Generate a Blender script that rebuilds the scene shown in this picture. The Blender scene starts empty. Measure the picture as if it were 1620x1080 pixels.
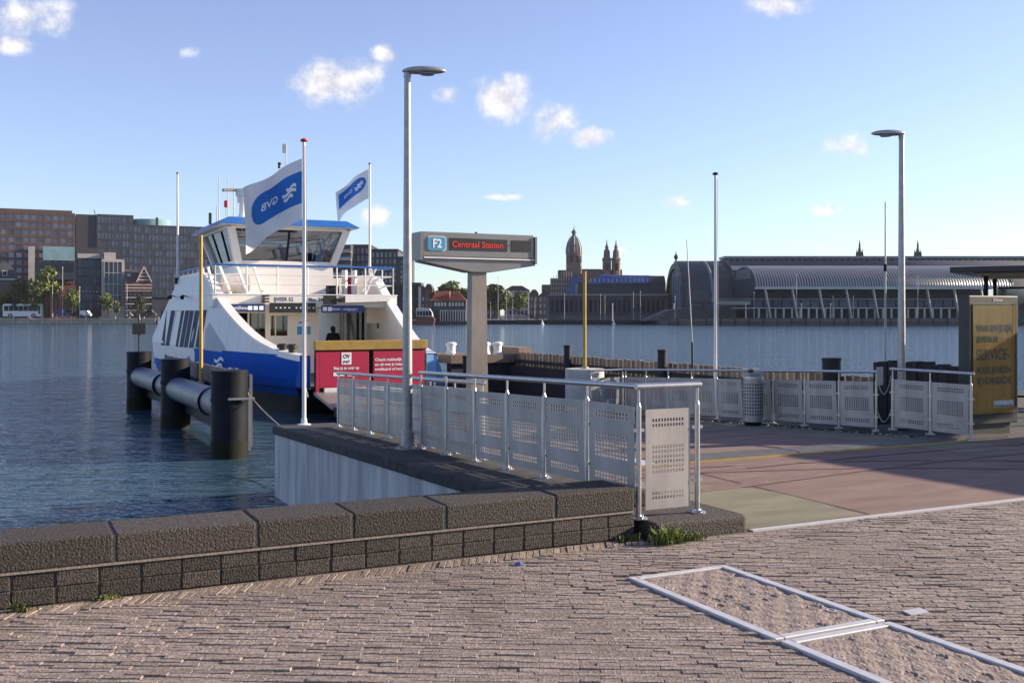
import bpy, bmesh, math, random
from mathutils import Vector, Matrix
random.seed(11)
scene = bpy.context.scene
COL = scene.collection

# ---------------------------------------------------------------- camera
F, HZ, CXP, EYE = 1640.0, 498.0, 810.0, 1.75
cam = bpy.data.cameras.new('camera')
camo = bpy.data.objects.new('camera', cam); COL.objects.link(camo)
scene.camera = camo
camo.location = (0, 0, EYE); camo.rotation_euler = (math.pi/2, 0, 0)
cam.sensor_width = 36.0; cam.lens = F/1620*36.0
cam.shift_y = -(540-HZ)/1620.0
cam.clip_start = 0.05; cam.clip_end = 6000

# ---------------------------------------------------------------- sky, sun, exposure
SUN_AZ = math.atan2(.965, .25); SUN_EL = math.radians(19)
world = bpy.data.worlds.new('World'); scene.world = world; world.use_nodes = True
nt = world.node_tree; nd = nt.nodes; lk = nt.links
bg = nd['Background']; outw = nd['World Output']
sky = nd.new('ShaderNodeTexSky'); sky.sky_type = 'NISHITA'; sky.sun_disc = False
sky.sun_elevation = SUN_EL; sky.sun_rotation = SUN_AZ
sky.air_density = 1.0; sky.dust_density = 0.2; sky.ozone_density = 5.0
hsv = nd.new('ShaderNodeHueSaturation'); hsv.inputs['Hue'].default_value = .516; hsv.inputs['Saturation'].default_value = .80; hsv.inputs['Value'].default_value = .90
lk.new(sky.outputs[0], hsv.inputs['Color']); lk.new(hsv.outputs[0], bg.inputs[0]); bg.inputs[1].default_value = 0.10
# small cumulus clouds, laid out by direction (at infinity)
tc = nd.new('ShaderNodeTexCoord'); sp = nd.new('ShaderNodeSeparateXYZ'); lk.new(tc.outputs['Generated'], sp.inputs[0])
def wm(op, a, b=None, clamp=False):
    m = nd.new('ShaderNodeMath'); m.operation = op; m.use_clamp = clamp
    for i, v in enumerate((a, b)):
        if v is None: continue
        if isinstance(v, (int, float)): m.inputs[i].default_value = v
        else: lk.new(v, m.inputs[i])
    return m.outputs[0]
ysafe = wm('MAXIMUM', sp.outputs[1], 0.02)
cu = wm('DIVIDE', sp.outputs[0], ysafe); cv = wm('DIVIDE', sp.outputs[2], ysafe)
uvw = nd.new('ShaderNodeCombineXYZ'); lk.new(cu, uvw.inputs[0]); lk.new(cv, uvw.inputs[1])
CL = [(538,128,86,46,1),(795,155,58,46,1),(878,192,44,36,1),(935,218,44,19,1),(1342,230,46,22,1),(1072,320,28,16,1),
      (1308,331,32,15,.8),(592,342,34,22,.8),(1230,6,60,24,1),(45,28,95,44,.85),(20,72,60,24,.7),(708,150,34,20,.6),(606,84,36,22,.55),
      (800,312,60,10,.45),(1285,392,40,10,.45),(300,85,30,20,.4),(990,395,50,8,.4)]
mask = None
for (px, py, rx, ry, k) in CL:
    a = wm('MULTIPLY', wm('SUBTRACT', cu, (px-CXP)/F), F/rx)
    b = wm('MULTIPLY', wm('SUBTRACT', cv, (HZ-py)/F), F/ry)
    d = wm('SQRT', wm('ADD', wm('MULTIPLY', a, a), wm('MULTIPLY', b, b)))
    e = wm('MULTIPLY', wm('SUBTRACT', 1.0, d), 1.0)
    e = wm('SUBTRACT', e, (1-k)*.55)
    mask = e if mask is None else wm('MAXIMUM', mask, e)
def wnoise(scale, det, off):
    mp = nd.new('ShaderNodeVectorMath'); mp.operation = 'ADD'; lk.new(uvw.outputs[0], mp.inputs[0]); mp.inputs[1].default_value = off
    n = nd.new('ShaderNodeTexNoise'); n.inputs['Scale'].default_value = scale; n.inputs['Detail'].default_value = det
    n.inputs['Roughness'].default_value = .62
    lk.new(mp.outputs[0], n.inputs['Vector']); return n.outputs[0]
n1 = wnoise(34, 7, (0, 0, 0)); n2 = wnoise(34, 5, (-.008, -.010, 0))
dens = wm('ADD', mask, wm('MULTIPLY', wm('SUBTRACT', n1, .455), 2.0))
mr = nd.new('ShaderNodeMapRange'); mr.interpolation_type = 'SMOOTHSTEP'
lk.new(dens, mr.inputs[0]); mr.inputs[1].default_value = .02; mr.inputs[2].default_value = .95; mr.inputs[3].default_value = 0; mr.inputs[4].default_value = .92
front = wm('GREATER_THAN', sp.outputs[1], .03)
edge = nd.new('ShaderNodeMapRange'); edge.interpolation_type = 'SMOOTHSTEP'
lk.new(mask, edge.inputs[0]); edge.inputs[1].default_value = -.25; edge.inputs[2].default_value = .2
alpha = wm('MULTIPLY', wm('MULTIPLY', mr.outputs[0], front), edge.outputs[0])
lit = wm('ADD', wm('MULTIPLY', wm('SUBTRACT', n1, n2), 3.2), .55, True)
mixc = nd.new('ShaderNodeMix'); mixc.data_type = 'RGBA'; lk.new(lit, mixc.inputs[0])
mixc.inputs[6].default_value = (.56, .55, .60, 1); mixc.inputs[7].default_value = (.86, .82, .79, 1)
bg2 = nd.new('ShaderNodeBackground'); lk.new(mixc.outputs[2], bg2.inputs[0]); bg2.inputs[1].default_value = .56
mxs = nd.new('ShaderNodeMixShader'); lk.new(alpha, mxs.inputs[0]); lk.new(bg.outputs[0], mxs.inputs[1]); lk.new(bg2.outputs[0], mxs.inputs[2])
lk.new(mxs.outputs[0], outw.inputs[0])

sl = bpy.data.lights.new('sun', 'SUN'); sl.energy = 4.4; sl.angle = math.radians(.6); sl.color = (1.0, .82, .61)
so = bpy.data.objects.new('sun', sl); COL.objects.link(so)
SV = Vector((math.sin(SUN_AZ)*math.cos(SUN_EL), math.cos(SUN_AZ)*math.cos(SUN_EL), math.sin(SUN_EL)))
so.rotation_euler = SV.to_track_quat('Z', 'Y').to_euler(); so.location = SV*60
vs = scene.view_settings; vs.view_transform = 'Standard'; vs.look = 'None'; vs.gamma = 1; vs.use_curve_mapping = False
vs.exposure = 1.3
scene.render.engine = 'CYCLES'
scene.cycles.max_bounces = 6; scene.cycles.transparent_max_bounces = 12
scene.cycles.caustics_reflective = False; scene.cycles.caustics_refractive = False

# ---------------------------------------------------------------- frames: dock (c to the right, t along the ramp), pixels
NX, NY, AX, AY = .896, .444, -.444, .896
PHI = math.atan2(NY, NX)
def W(c, t, z=0.0): return Vector((NX*c+AX*t, NY*c+AY*t, z))
def ct_px(px, t):   # c on plane t seen at column px
    r = (px-CXP)/F
    return t*(-AX+AY*r)/(NX-NY*r)
def DP(px, py, t):  # plane t = const -> c, z
    c = ct_px(px, t); D = NY*c+AY*t
    return c, EYE-(py-HZ)*D/F
def DS(px, py, c):  # plane c = const -> t, z
    r = (px-CXP)/F; t = c*(NX-NY*r)/(-AX+AY*r); D = NY*c+AY*t
    return t, EYE-(py-HZ)*D/F
def DG(px, py, z=0.0):
    D = (EYE-z)*F/(py-HZ); X = (px-CXP)/F*D
    return NX*X+NY*D, AX*X+AY*D
def FXp(px, D): return (px-CXP)*D/F
def FZp(py, D): return EYE-(py-HZ)*D/F
WATER = -1.12

# ---------------------------------------------------------------- materials
def newmat(name):
    m = bpy.data.materials.new(name); m.use_nodes = True
    return m, m.node_tree.nodes, m.node_tree.links, m.node_tree.nodes['Principled BSDF']
def pm(name, col, rough=.6, metal=0.0, var=.15, scale=4.0, bump=0.0, bscale=60.0, stretch=(1,1,1), col2=None, rnd=0.0, spec=.5, attr=None, det=5):
    m, n, l, b = newmat(name)
    b.inputs['Roughness'].default_value = rough; b.inputs['Metallic'].default_value = metal
    b.inputs['Specular IOR Level'].default_value = spec
    t = n.new('ShaderNodeTexCoord'); mp = n.new('ShaderNodeMapping'); mp.inputs['Scale'].default_value = stretch
    l.new(t.outputs['Object'], mp.inputs[0])
    nz = n.new('ShaderNodeTexNoise'); nz.inputs['Scale'].default_value = scale; nz.inputs['Detail'].default_value = det; nz.inputs['Roughness'].default_value = .6
    l.new(mp.outputs[0], nz.inputs['Vector'])
    ra = n.new('ShaderNodeMapRange'); l.new(nz.outputs[0], ra.inputs[0]); ra.inputs[1].default_value = .3; ra.inputs[2].default_value = .7
    mx = n.new('ShaderNodeMix'); mx.data_type = 'RGBA'; l.new(ra.outputs[0], mx.inputs[0])
    c2 = col2 if col2 else tuple(min(1, c*(1+var)) for c in col)
    c1 = col if col2 else tuple(c*(1-var) for c in col)
    mx.inputs[6].default_value = (*c1, 1); mx.inputs[7].default_value = (*c2, 1)
    o = mx.outputs[2]
    def scaleby(o, fac_out, lo, hi):
        mr = n.new('ShaderNodeMapRange'); l.new(fac_out, mr.inputs[0]); mr.inputs[3].default_value = lo; mr.inputs[4].default_value = hi
        hs = n.new('ShaderNodeHueSaturation'); l.new(mr.outputs[0], hs.inputs['Value']); l.new(o, hs.inputs['Color'])
        return hs.outputs[0]
    if rnd:
        oi = n.new('ShaderNodeObjectInfo'); o = scaleby(o, oi.outputs['Random'], 1-rnd, 1+rnd)
    if attr:
        at = n.new('ShaderNodeAttribute'); at.attribute_name = attr; o = scaleby(o, at.outputs['Fac'], .55, 1.45)
    l.new(o, b.inputs['Base Color'])
    if bump:
        n2 = n.new('ShaderNodeTexNoise'); n2.inputs['Scale'].default_value = bscale; n2.inputs['Detail'].default_value = 4
        l.new(mp.outputs[0], n2.inputs['Vector'])
        bp = n.new('ShaderNodeBump'); bp.inputs['Strength'].default_value = 1; bp.inputs['Distance'].default_value = bump
        l.new(n2.outputs[0], bp.inputs['Height']); l.new(bp.outputs[0], b.inputs['Normal'])
    return m
def glassmat(name, tint, refl=.12, rough=.02, trans=.5):
    m, n, l, b = newmat(name); n.remove(b)
    tr = n.new('ShaderNodeBsdfTransparent'); tr.inputs[0].default_value = (*[c*trans for c in tint], 1)
    gl = n.new('ShaderNodeBsdfGlossy'); gl.inputs['Roughness'].default_value = rough; gl.inputs[0].default_value = (.9, .93, 1, 1)
    lw = n.new('ShaderNodeLayerWeight'); lw.inputs[0].default_value = .5
    fr = n.new('ShaderNodeMath'); fr.operation = 'POWER'; l.new(lw.outputs['Facing'], fr.inputs[0]); fr.inputs[1].default_value = 5
    ad = n.new('ShaderNodeMath'); ad.operation = 'ADD'; ad.use_clamp = True; ad.inputs[1].default_value = refl; l.new(fr.outputs[0], ad.inputs[0])
    mx = n.new('ShaderNodeMixShader'); l.new(ad.outputs[0], mx.inputs[0]); l.new(tr.outputs[0], mx.inputs[1]); l.new(gl.outputs[0], mx.inputs[2])
    l.new(mx.outputs[0], n['Material Output'].inputs[0])
    return m
def emit(name, col, s):
    m, n, l, b = newmat(name)
    b.inputs['Base Color'].default_value = (*col, 1); b.inputs['Emission Color'].default_value = (*col, 1); b.inputs['Emission Strength'].default_value = s
    return m
M = {}
M['steel'] = pm('steel', (.42,.43,.45), .34, .85, .12, 9, .0006, 140)
M['panel'] = pm('panel', (.37,.345,.325), .5, .3, .22, 3.5, 0, 1, (1,1,.35))
M['alu'] = pm('alu', (.56,.55,.54), .45, .3, .1, 12, .0004, 200)
M['galv'] = pm('galv', (.31,.315,.32), .45, .6, .18, 14)
M['lamphead'] = pm('lamphead', (.36,.37,.38), .4, .4, .12, 8)
M['white'] = pm('white_paint', (.74,.73,.71), .4, 0, .07, 2.2, 0, 1, (1,1,.3))
M['cream'] = pm('cream_paint', (.76,.72,.66), .42, 0, .07, 1.6, 0, 1, (1,1,.35))
M['shell'] = pm('shell_paint', (.60,.60,.62), .42, 0, .11, 2.6, .0015, 3, (1,1,.16))
M['blue'] = pm('blue_paint', (.004,.085,.44), .5, 0, .16, 1.4, 0, 1, (1,1,.4), spec=.06)
M['roofblue'] = pm('roof_blue', (.02,.13,.42), .4, 0, .1, 2)
M['paleblue'] = pm('pale_blue', (.22,.47,.78), .4, 0, .08, 2)
M['boot'] = pm('black_boot', (.012,.014,.02), .5, 0, .3, 3)
M['black'] = pm('black', (.015,.015,.017), .45, 0, .3, 6)
M['blackmatt'] = pm('black_matt', (.02,.02,.022), .8, 0, .3, 6)
M['darksteel'] = pm('dark_steel', (.008,.010,.016), .55, 0, .5, 2.5, .002, 30, spec=.15)
M['algae'] = pm('tide_algae', (.007,.009,.006), .7, 0, .5, 6, .004, 30, (1,1,.3), (.017,.020,.010), spec=.15)
M['tube'] = pm('fender_tube', (.085,.10,.135), .42, .1, .3, 2.0, .002, 12)
M['red'] = pm('red_board', (.42,.012,.055), .5, 0, .1, 2.2)
M['yellow'] = pm('worn_yellow', (.42,.26,.03), .6, 0, .1, 6, .001, 40, (1,1,1), (.26,.17,.06))
M['ypole'] = pm('yellow_pole', (.42,.27,.04), .5, 0, .15, 5)
M['concrete'] = pm('streaked_concrete', (.24,.24,.24), .85, 0, .1, 3.2, .004, 25, (1,1,.16), (.58,.57,.55), det=9)
M['conc2'] = pm('pale_concrete', (.44,.42,.40), .8, 0, .18, 5, .002, 40)
M['coping'] = pm('dark_coping', (.018,.017,.018), .88, 0, .3, 7, .006, 45, (1,1,1), (.06,.056,.054))
M['pebble'] = pm('pebble_concrete', (.006,.005,.004), .8, 0, .3, 55, .014, 70, (1,1,1), (.085,.069,.058), det=4, rnd=.35)
M['mortardark'] = pm('dark_mortar', (.045,.038,.032), .9, 0, .25, 30, .003, 80)
M['hinge'] = pm('dirty_plate', (.07,.065,.06), .6, .4, .3, 5, .001, 60, (1,1,1), (.15,.135,.12))
M['mortar'] = pm('mortar', (.26,.22,.18), .9, 0, .25, 30, .003, 80)
M['sand'] = pm('joint_sand', (.12,.095,.082), .95, 0, .35, 30, .010, 60, (1,1,1), (.25,.205,.175))
M['brick'] = pm('clinker', (.12,.092,.078), .9, 0, .2, 34, .008, 60, (1,1,1), (.35,.285,.245), rnd=.2, attr='tone')
M['infill'] = pm('rough_infill', (.15,.115,.098), .9, 0, .2, 16, .008, 34, (1,1,1), (.33,.27,.235))
M['asphred'] = pm('red_asphalt', (.135,.085,.070), .85, 0, .2, 2.2, .004, 120, (.45,1.6,1), (.225,.148,.120), det=9)
M['asphgreen'] = pm('green_asphalt', (.13,.125,.08), .88, 0, .2, 2.4, .004, 120, (.5,1.5,1), (.225,.21,.14), det=9)
M['tyremark'] = pm('tyre_mark', (.135,.08,.07), .85, 0, .2, 7, .003, 120, (1,1,1), (.22,.138,.12))
M['asphdark'] = pm('dark_asphalt', (.05,.05,.052), .9, 0, .2, 6, .003, 120)
M['timber'] = pm('weathered_timber', (.16,.115,.08), .85, 0, .2, 5, .004, 40, (6,6,.4), (.30,.23,.17), rnd=.3)
M['timberdark'] = pm('dark_timber', (.03,.026,.024), .85, 0, .3, 5, .004, 40, (6,6,.4), rnd=.3)
M['greyplank'] = pm('grey_plank', (.13,.13,.145), .8, 0, .25, 6, .003, 40, (5,5,.3), rnd=.25)
M['flag'] = pm('flag_white', (.78,.77,.78), .8, 0, .03, 3)
M['flagblue'] = pm('flag_blue', (.02,.16,.52), .8, 0, .04, 3)
M['signgrey'] = pm('sign_grey', (.22,.215,.21), .42, .35, .08, 3)
M['col'] = pm('column_metal', (.17,.145,.125), .5, .35, .25, 3.2, 0, 1, (1,1,.4), (.30,.27,.245))
M['signblue'] = pm('sign_blue', (.05,.30,.50), .4, 0, .04, 3)
M['navy'] = pm('navy', (.012,.03,.14), .35, 0, .08, 3)
M['print'] = pm('white_print', (.80,.80,.80), .5, 0, .03, 3)
M['printdark'] = pm('dark_print', (.02,.017,.012), .6, 0, .1, 3)
M['printnavy'] = pm('navy_print', (.02,.04,.14), .6, 0, .1, 3)
M['led'] = emit('red_led', (.60,.02,.015), .28)
M['poster'] = pm('poster', (.32,.13,.012), .6, 0, .2, 2.6, 0, 1, (3,3,.5), (.46,.22,.035), spec=.2)
M['glass'] = glassmat('clear_glass', (.93,.97,.98), .015, .01, .97)
M['tint'] = glassmat('tinted_glass', (.5,.62,.68), .14, .02, .55)
M['shellglass'] = pm('dark_window', (.12,.13,.15), .5, 0, .2, 1.5, spec=.0)
M['skyglass'] = pm('pale_window', (.22,.28,.36), .3, 0, .15, 1.2, spec=.1)
M['redpaint'] = pm('red_paint', (.45,.02,.02), .45)
M['cloth'] = pm('dark_cloth', (.012,.012,.016), .9)
M['skin'] = pm('skin', (.35,.2,.14), .6)
M['rope'] = pm('rope', (.3,.28,.24), .9)
M['grass'] = pm('weed_green', (.085,.12,.02), .8, 0, .4, 30, 0, 1, (1,1,1), (.20,.22,.05), rnd=.3)
M['litter'] = pm('blue_litter', (.04,.16,.55), .6)
M['leaf'] = pm('leaf', (.09,.12,.028), .7, 0, .4, .4, 0, 1, (1,1,1), (.19,.21,.055))
M['leafdark'] = pm('leaf_dark', (.035,.05,.02), .7, 0, .4, .4, 0, 1, (1,1,1), (.075,.095,.03))
M['bark'] = pm('bark', (.06,.045,.035), .9)

# water: long ripples over smaller chop
m, n, l, b = newmat('water'); M['water'] = m
b.inputs['Base Color'].default_value = (.036,.080,.118,1); b.inputs['Roughness'].default_value = .07; b.inputs['IOR'].default_value = 1.33
t = n.new('ShaderNodeTexCoord'); acc = None
for sc_, amp, st in ((.4, .18, (.5,1.3,1)), (1.5, .125, (.5,1.4,1)), (4.0, .070, (.55,1.3,1)), (11.0, .020, (.7,1.2,1))):
    mp = n.new('ShaderNodeMapping'); mp.inputs['Scale'].default_value = st; mp.inputs['Rotation'].default_value = (0,0,.25)
    l.new(t.outputs['Object'], mp.inputs[0])
    nz = n.new('ShaderNodeTexNoise'); nz.inputs['Scale'].default_value = sc_; nz.inputs['Detail'].default_value = 2.5; nz.inputs['Roughness'].default_value = .5; nz.inputs['Distortion'].default_value = .5
    l.new(mp.outputs[0], nz.inputs['Vector'])
    mu = n.new('ShaderNodeMath'); mu.operation = 'MULTIPLY'; l.new(nz.outputs[0], mu.inputs[0]); mu.inputs[1].default_value = amp
    if acc is None: acc = mu.outputs[0]
    else:
        ad = n.new('ShaderNodeMath'); l.new(acc, ad.inputs[0]); l.new(mu.outputs[0], ad.inputs[1]); acc = ad.outputs[0]
bp = n.new('ShaderNodeBump'); bp.inputs['Strength'].default_value = 1; bp.inputs['Distance'].default_value = 1.0
l.new(acc, bp.inputs['Height']); l.new(bp.outputs[0], b.inputs['Normal'])

# ---------------------------------------------------------------- mesh building
class MB:
    def __init__(s): s.v = []; s.f = []; s.sm = []; s.tone = []
    def add(s, vs, fs, smooth=False, tone=.5):
        o = len(s.v); s.v += [tuple(p) for p in vs]
        for q in fs: s.f.append([o+i for i in q]); s.sm.append(smooth); s.tone.append(tone)
    def box(s, x0, x1, y0, y1, z0, z1, tone=.5):
        s.add([(x0,y0,z0),(x1,y0,z0),(x1,y1,z0),(x0,y1,z0),(x0,y0,z1),(x1,y0,z1),(x1,y1,z1),(x0,y1,z1)],
              [(0,3,2,1),(4,5,6,7),(0,1,5,4),(1,2,6,5),(2,3,7,6),(3,0,4,7)], tone=tone); return s
    def hexa(s, b4, t4):
        s.add(list(b4)+list(t4), [(0,3,2,1),(4,5,6,7),(0,1,5,4),(1,2,6,5),(2,3,7,6),(3,0,4,7)]); return s
    def bar(s, p0, p1, w, h, up=(0,0,1)):
        p0, p1 = Vector(p0), Vector(p1); d = (p1-p0).normalized(); u = Vector(up)
        if abs(d.dot(u)) > .99: u = Vector((0,1,0))
        x = d.cross(u).normalized()*w/2; y = x.cross(d).normalized()*h/2
        q = lambda p: [p-x-y, p+x-y, p+x+y, p-x+y]
        s.add(q(p0)+q(p1), [(0,3,2,1),(4,5,6,7),(0,1,5,4),(1,2,6,5),(2,3,7,6),(3,0,4,7)]); return s
    def tube(s, p0, p1, r0, r1=None, n=12, caps=True):
        r1 = r0 if r1 is None else r1; p0, p1 = Vector(p0), Vector(p1); d = (p1-p0).normalized()
        u = Vector((0,0,1)) if abs(d.z) < .95 else Vector((1,0,0))
        x = d.cross(u).normalized(); y = d.cross(x).normalized()
        ring = lambda p, r: [p+x*(r*math.cos(2*math.pi*i/n))+y*(r*math.sin(2*math.pi*i/n)) for i in range(n)]
        a, b_ = ring(p0, r0), ring(p1, r1)
        s.add(a+b_, [(i, i+n, (i+1)%n+n, (i+1)%n) for i in range(n)], True)
        if caps:
            s.add(a, [tuple(range(n))]); s.add(b_, [tuple(reversed(range(n)))])
        return s
    def path(s, pts, r, n=8):
        pts = [Vector(p) for p in pts]; rings = []
        for i, p in enumerate(pts):
            d = (pts[min(i+1,len(pts)-1)]-pts[max(i-1,0)]).normalized()
            u = Vector((0,0,1)) if abs(d.z) < .95 else Vector((1,0,0))
            x = d.cross(u).normalized(); y = d.cross(x).normalized()
            rings += [p+x*(r*math.cos(2*math.pi*k/n))+y*(r*math.sin(2*math.pi*k/n)) for k in range(n)]
        fs = [(j*n+i, (j+1)*n+i, (j+1)*n+(i+1)%n, j*n+(i+1)%n) for j in range(len(pts)-1) for i in range(n)]
        s.add(rings, fs, True)
        s.add(rings[:n], [tuple(range(n))]); s.add(rings[-n:], [tuple(reversed(range(n)))]); return s
    def lathe(s, prof, n=16, c=(0,0,0), smooth=True, share=False):
        ring = lambda r, z: [(c[0]+r*math.cos(2*math.pi*i/n), c[1]+r*math.sin(2*math.pi*i/n), c[2]+z) for i in range(n)]
        if share:
            vs = []
            for r, z in prof: vs += ring(r, z)
            s.add(vs, [(j*n+i, j*n+(i+1)%n, (j+1)*n+(i+1)%n, (j+1)*n+i) for j in range(len(prof)-1) for i in range(n)], smooth)
        else:
            for (r0,z0),(r1,z1) in zip(prof, prof[1:]):
                s.add(ring(r0,z0)+ring(r1,z1), [(i, (i+1)%n, (i+1)%n+n, i+n) for i in range(n)], smooth)
        s.add(ring(*prof[-1]), [tuple(range(n))]); s.add(ring(*prof[0]), [tuple(reversed(range(n)))]); return s
    def ext(s, poly, vec):      # extrude a planar polygon (3-D points) along vec
        a = [Vector(p) for p in poly]; v = Vector(vec); b_ = [p+v for p in a]; n = len(a)
        s.add(a+b_, [tuple(reversed(range(n))), tuple(range(n, 2*n))]+[(i, (i+1)%n, (i+1)%n+n, i+n) for i in range(n)]); return s
    def quad(s, *p): s.add(p, [tuple(range(len(p)))]); return s
    def mesh(s, name, tone=False):
        me = bpy.data.meshes.new(name); me.from_pydata(s.v, [], s.f)
        me.polygons.foreach_set('use_smooth', s.sm)
        if tone:
            at = me.attributes.new('tone', 'FLOAT', 'FACE'); at.data.foreach_set('value', s.tone)
        me.update(); return me
    def build(s, name, mat, parent=None, loc=(0,0,0), rotz=0.0, tone=False, fix=True):
        me = s.mesh(name, tone)
        if fix:
            bm = bmesh.new(); bm.from_mesh(me); bmesh.ops.recalc_face_normals(bm, faces=bm.faces); bm.to_mesh(me); bm.free()
        return mkobj(name, me, mat, parent, loc, rotz)
def mkobj(name, me, mat, parent=None, loc=(0,0,0), rot=0.0):
    if mat is not None and not me.materials: me.materials.append(M[mat] if isinstance(mat, str) else mat)
    o = bpy.data.objects.new(name, me); COL.objects.link(o)
    o.location = loc; o.rotation_euler = rot if isinstance(rot, (tuple, list)) else (0, 0, rot)
    if parent: o.parent = parent
    return o
def tag(o, label=None, cat=None, group=None, kind=None):
    if label: o['label'] = label
    if cat: o['category'] = cat
    if group: o['group'] = group
    if kind: o['kind'] = kind
    return o
def thing(name, label, cat, loc=(0,0,0), rotz=0.0, group=None):
    o = bpy.data.objects.new(name, None); COL.objects.link(o)
    o.location = loc; o.rotation_euler = (0,0,rotz); o.empty_display_size = .2
    return tag(o, label, cat, group)
def dup(root, loc, rotz=None, label=None, parent=None):
    r = root.copy(); COL.objects.link(r); r.location = loc
    if rotz is not None: r.rotation_euler = (0,0,rotz)
    if label: r['label'] = label
    if parent: r.parent = parent
    for ch in list(root.children):
        c = ch.copy(); COL.objects.link(c); c.parent = r
        for g in list(ch.children):
            d = g.copy(); COL.objects.link(d); d.parent = c
    return r
def bevel(o, w, seg=2):
    b_ = o.modifiers.new('bevel', 'BEVEL'); b_.width = w; b_.segments = seg; b_.limit_method = 'ANGLE'; return o
def text(name, s, mat, parent, loc, size, rot=(math.pi/2,0,0), sx=1.0, align='CENTER', bold=0.0, warp=None, depth=.001, wide=None):
    cu = bpy.data.curves.new(name, 'FONT'); cu.body = s; cu.size = size; cu.align_x = align; cu.align_y = 'CENTER'
    cu.offset = bold; cu.extrude = depth; cu.resolution_u = 3
    o = bpy.data.objects.new(name, cu); COL.objects.link(o); bpy.context.view_layer.update()
    me = bpy.data.meshes.new_from_object(o.evaluated_get(bpy.context.evaluated_depsgraph_get()))
    bpy.data.objects.remove(o); bpy.data.curves.remove(cu)
    if wide:
        xs = [v.co.x for v in me.vertices]; sx = wide/max(1e-6, max(xs)-min(xs))
    for v in me.vertices:
        v.co.x *= sx
        if warp: v.co = warp(v.co)
    me.name = name
    return mkobj(name, me, mat, parent, loc, rot)
# ================================================================ SETTING
wt = MB().box(-2500, 2500, -60, 3000, WATER-.02, WATER).build('water', 'water'); tag(wt, kind='structure')
# land under the paving (dock frame)
pv = MB()
pv.ext([(-70,-50,-3),(4.5,-50,-3),(4.5,7.2,-3),(-70,7.2,-3)], (0,0,2.9955))
pv.ext([(4.5,-50,-3),(70,-50,-3),(70,6.69,-3),(4.5,6.69,-3)], (0,0,2.9955))
pave = tag(pv.build('pavement', 'sand', None, (0,0,0), PHI), kind='structure')
# ---- herringbone clinkers
L_, B_, G_ = .200, .048, .0032
def brickmesh(seed):
    r = random.Random(seed); mb = MB(); x, y = (L_-G_)/2, (B_-G_)/2; e = .0025
    j = lambda a: r.uniform(-a, a)
    top = [(-x+e+j(.003), -y+e+j(.002), j(.0025)), (x-e+j(.003), -y+e+j(.002), j(.0025)), (x-e+j(.003), y-e+j(.002), j(.0025)), (-x+e+j(.003), y-e+j(.002), j(.0025))]
    mid = [(-x,-y,-.003),(x,-y,-.003),(x,y,-.003),(-x,y,-.003)]; bot = [(p[0],p[1],-.03) for p in mid]
    return top+mid+bot, [(0,1,2,3)]+[(i,i+4,(i+1)%4+4,(i+1)%4) for i in range(4)]+[(i+4,i+8,(i+1)%4+8,(i+1)%4+4) for i in range(4)]
variants = [brickmesh(k) for k in range(14)]
vmesh = []
for k, (v, f) in enumerate(variants):
    mb = MB(); mb.add(v, f, tone=.5); vmesh.append(mb.mesh('brick', True))
spots = []
rowdir = math.radians(-28.5)      # rows run square to the view of the quay gate, not to the wall
cr_, sr_ = math.cos(rowdir), math.sin(rowdir)
rj = random.Random(21)
def inpave(c, t):
    if not (-1.6 < c < 9.9 and 2.5 < t < 6.64): return False
    if 3.70 < c < 4.58 and 2.0 < t < 5.86: return False
    if c > 4.50 and t > 6.58: return False
    return True
for i in range(-110, 111):
    off = (i % 2)*L_/2+rj.uniform(-.02, .02)
    for j in range(-40, 41):
        x = j*L_+off; y = i*B_
        c = 4+x*cr_-y*sr_; t = 4.8+x*sr_+y*cr_
        if inpave(c, t): spots.append((c, t, rowdir))
k = 0
while -1.6+k*.0505 < 4.45:        # border course along the wall
    spots.append((-1.6+k*.0505*1.13, 6.735, rowdir+math.pi/2)) if -1.6+k*.0505*1.13 < 4.45 else None
    k += 1
rb = random.Random(3)
def gz(c, t):   # slight unevenness of the laid surface
    return .0022*math.sin(c*1.9+t*1.1)+.0018*math.sin(t*2.7-c*.8)-.004
rows = []
for (c, t, a) in spots:
    w = W(c, t); y = w.y
    vis = abs(w.x) < .5*y+.15 and y > 4.7
    rows.append((0 if vis else 1, w.length, c, t, a))
rows.sort()
rest = MB()
for k, (hid, d, c, t, a) in enumerate(rows):
    dz = gz(c, t)+.004+rb.gauss(0, .0026); tx, ty = rb.gauss(0, .012), rb.gauss(0, .010); a2 = a+rb.gauss(0, .012)
    vi = rb.randrange(14)
    if k < 300:
        o = mkobj('brick', vmesh[vi], 'brick', pave, (c, t, dz), (ty, tx, a2))
    else:
        Mx = Matrix.Translation((c, t, dz)) @ Matrix.Rotation(a2, 4, 'Z') @ Matrix.Rotation(tx, 4, 'Y') @ Matrix.Rotation(ty, 4, 'X')
        rest.add([Mx @ Vector(p) for p in variants[vi][0]], variants[vi][1], tone=min(1, max(0, rb.gauss(.5, .15)+.10*math.sin(c*1.3+t*.7)*math.sin(t*1.9-c*.4)+.06*math.sin(c*4.1))))
rs = rest.build('brick_field', 'brick', pave, tone=True, fix=False); rs['kind'] = 'stuff'

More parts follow.
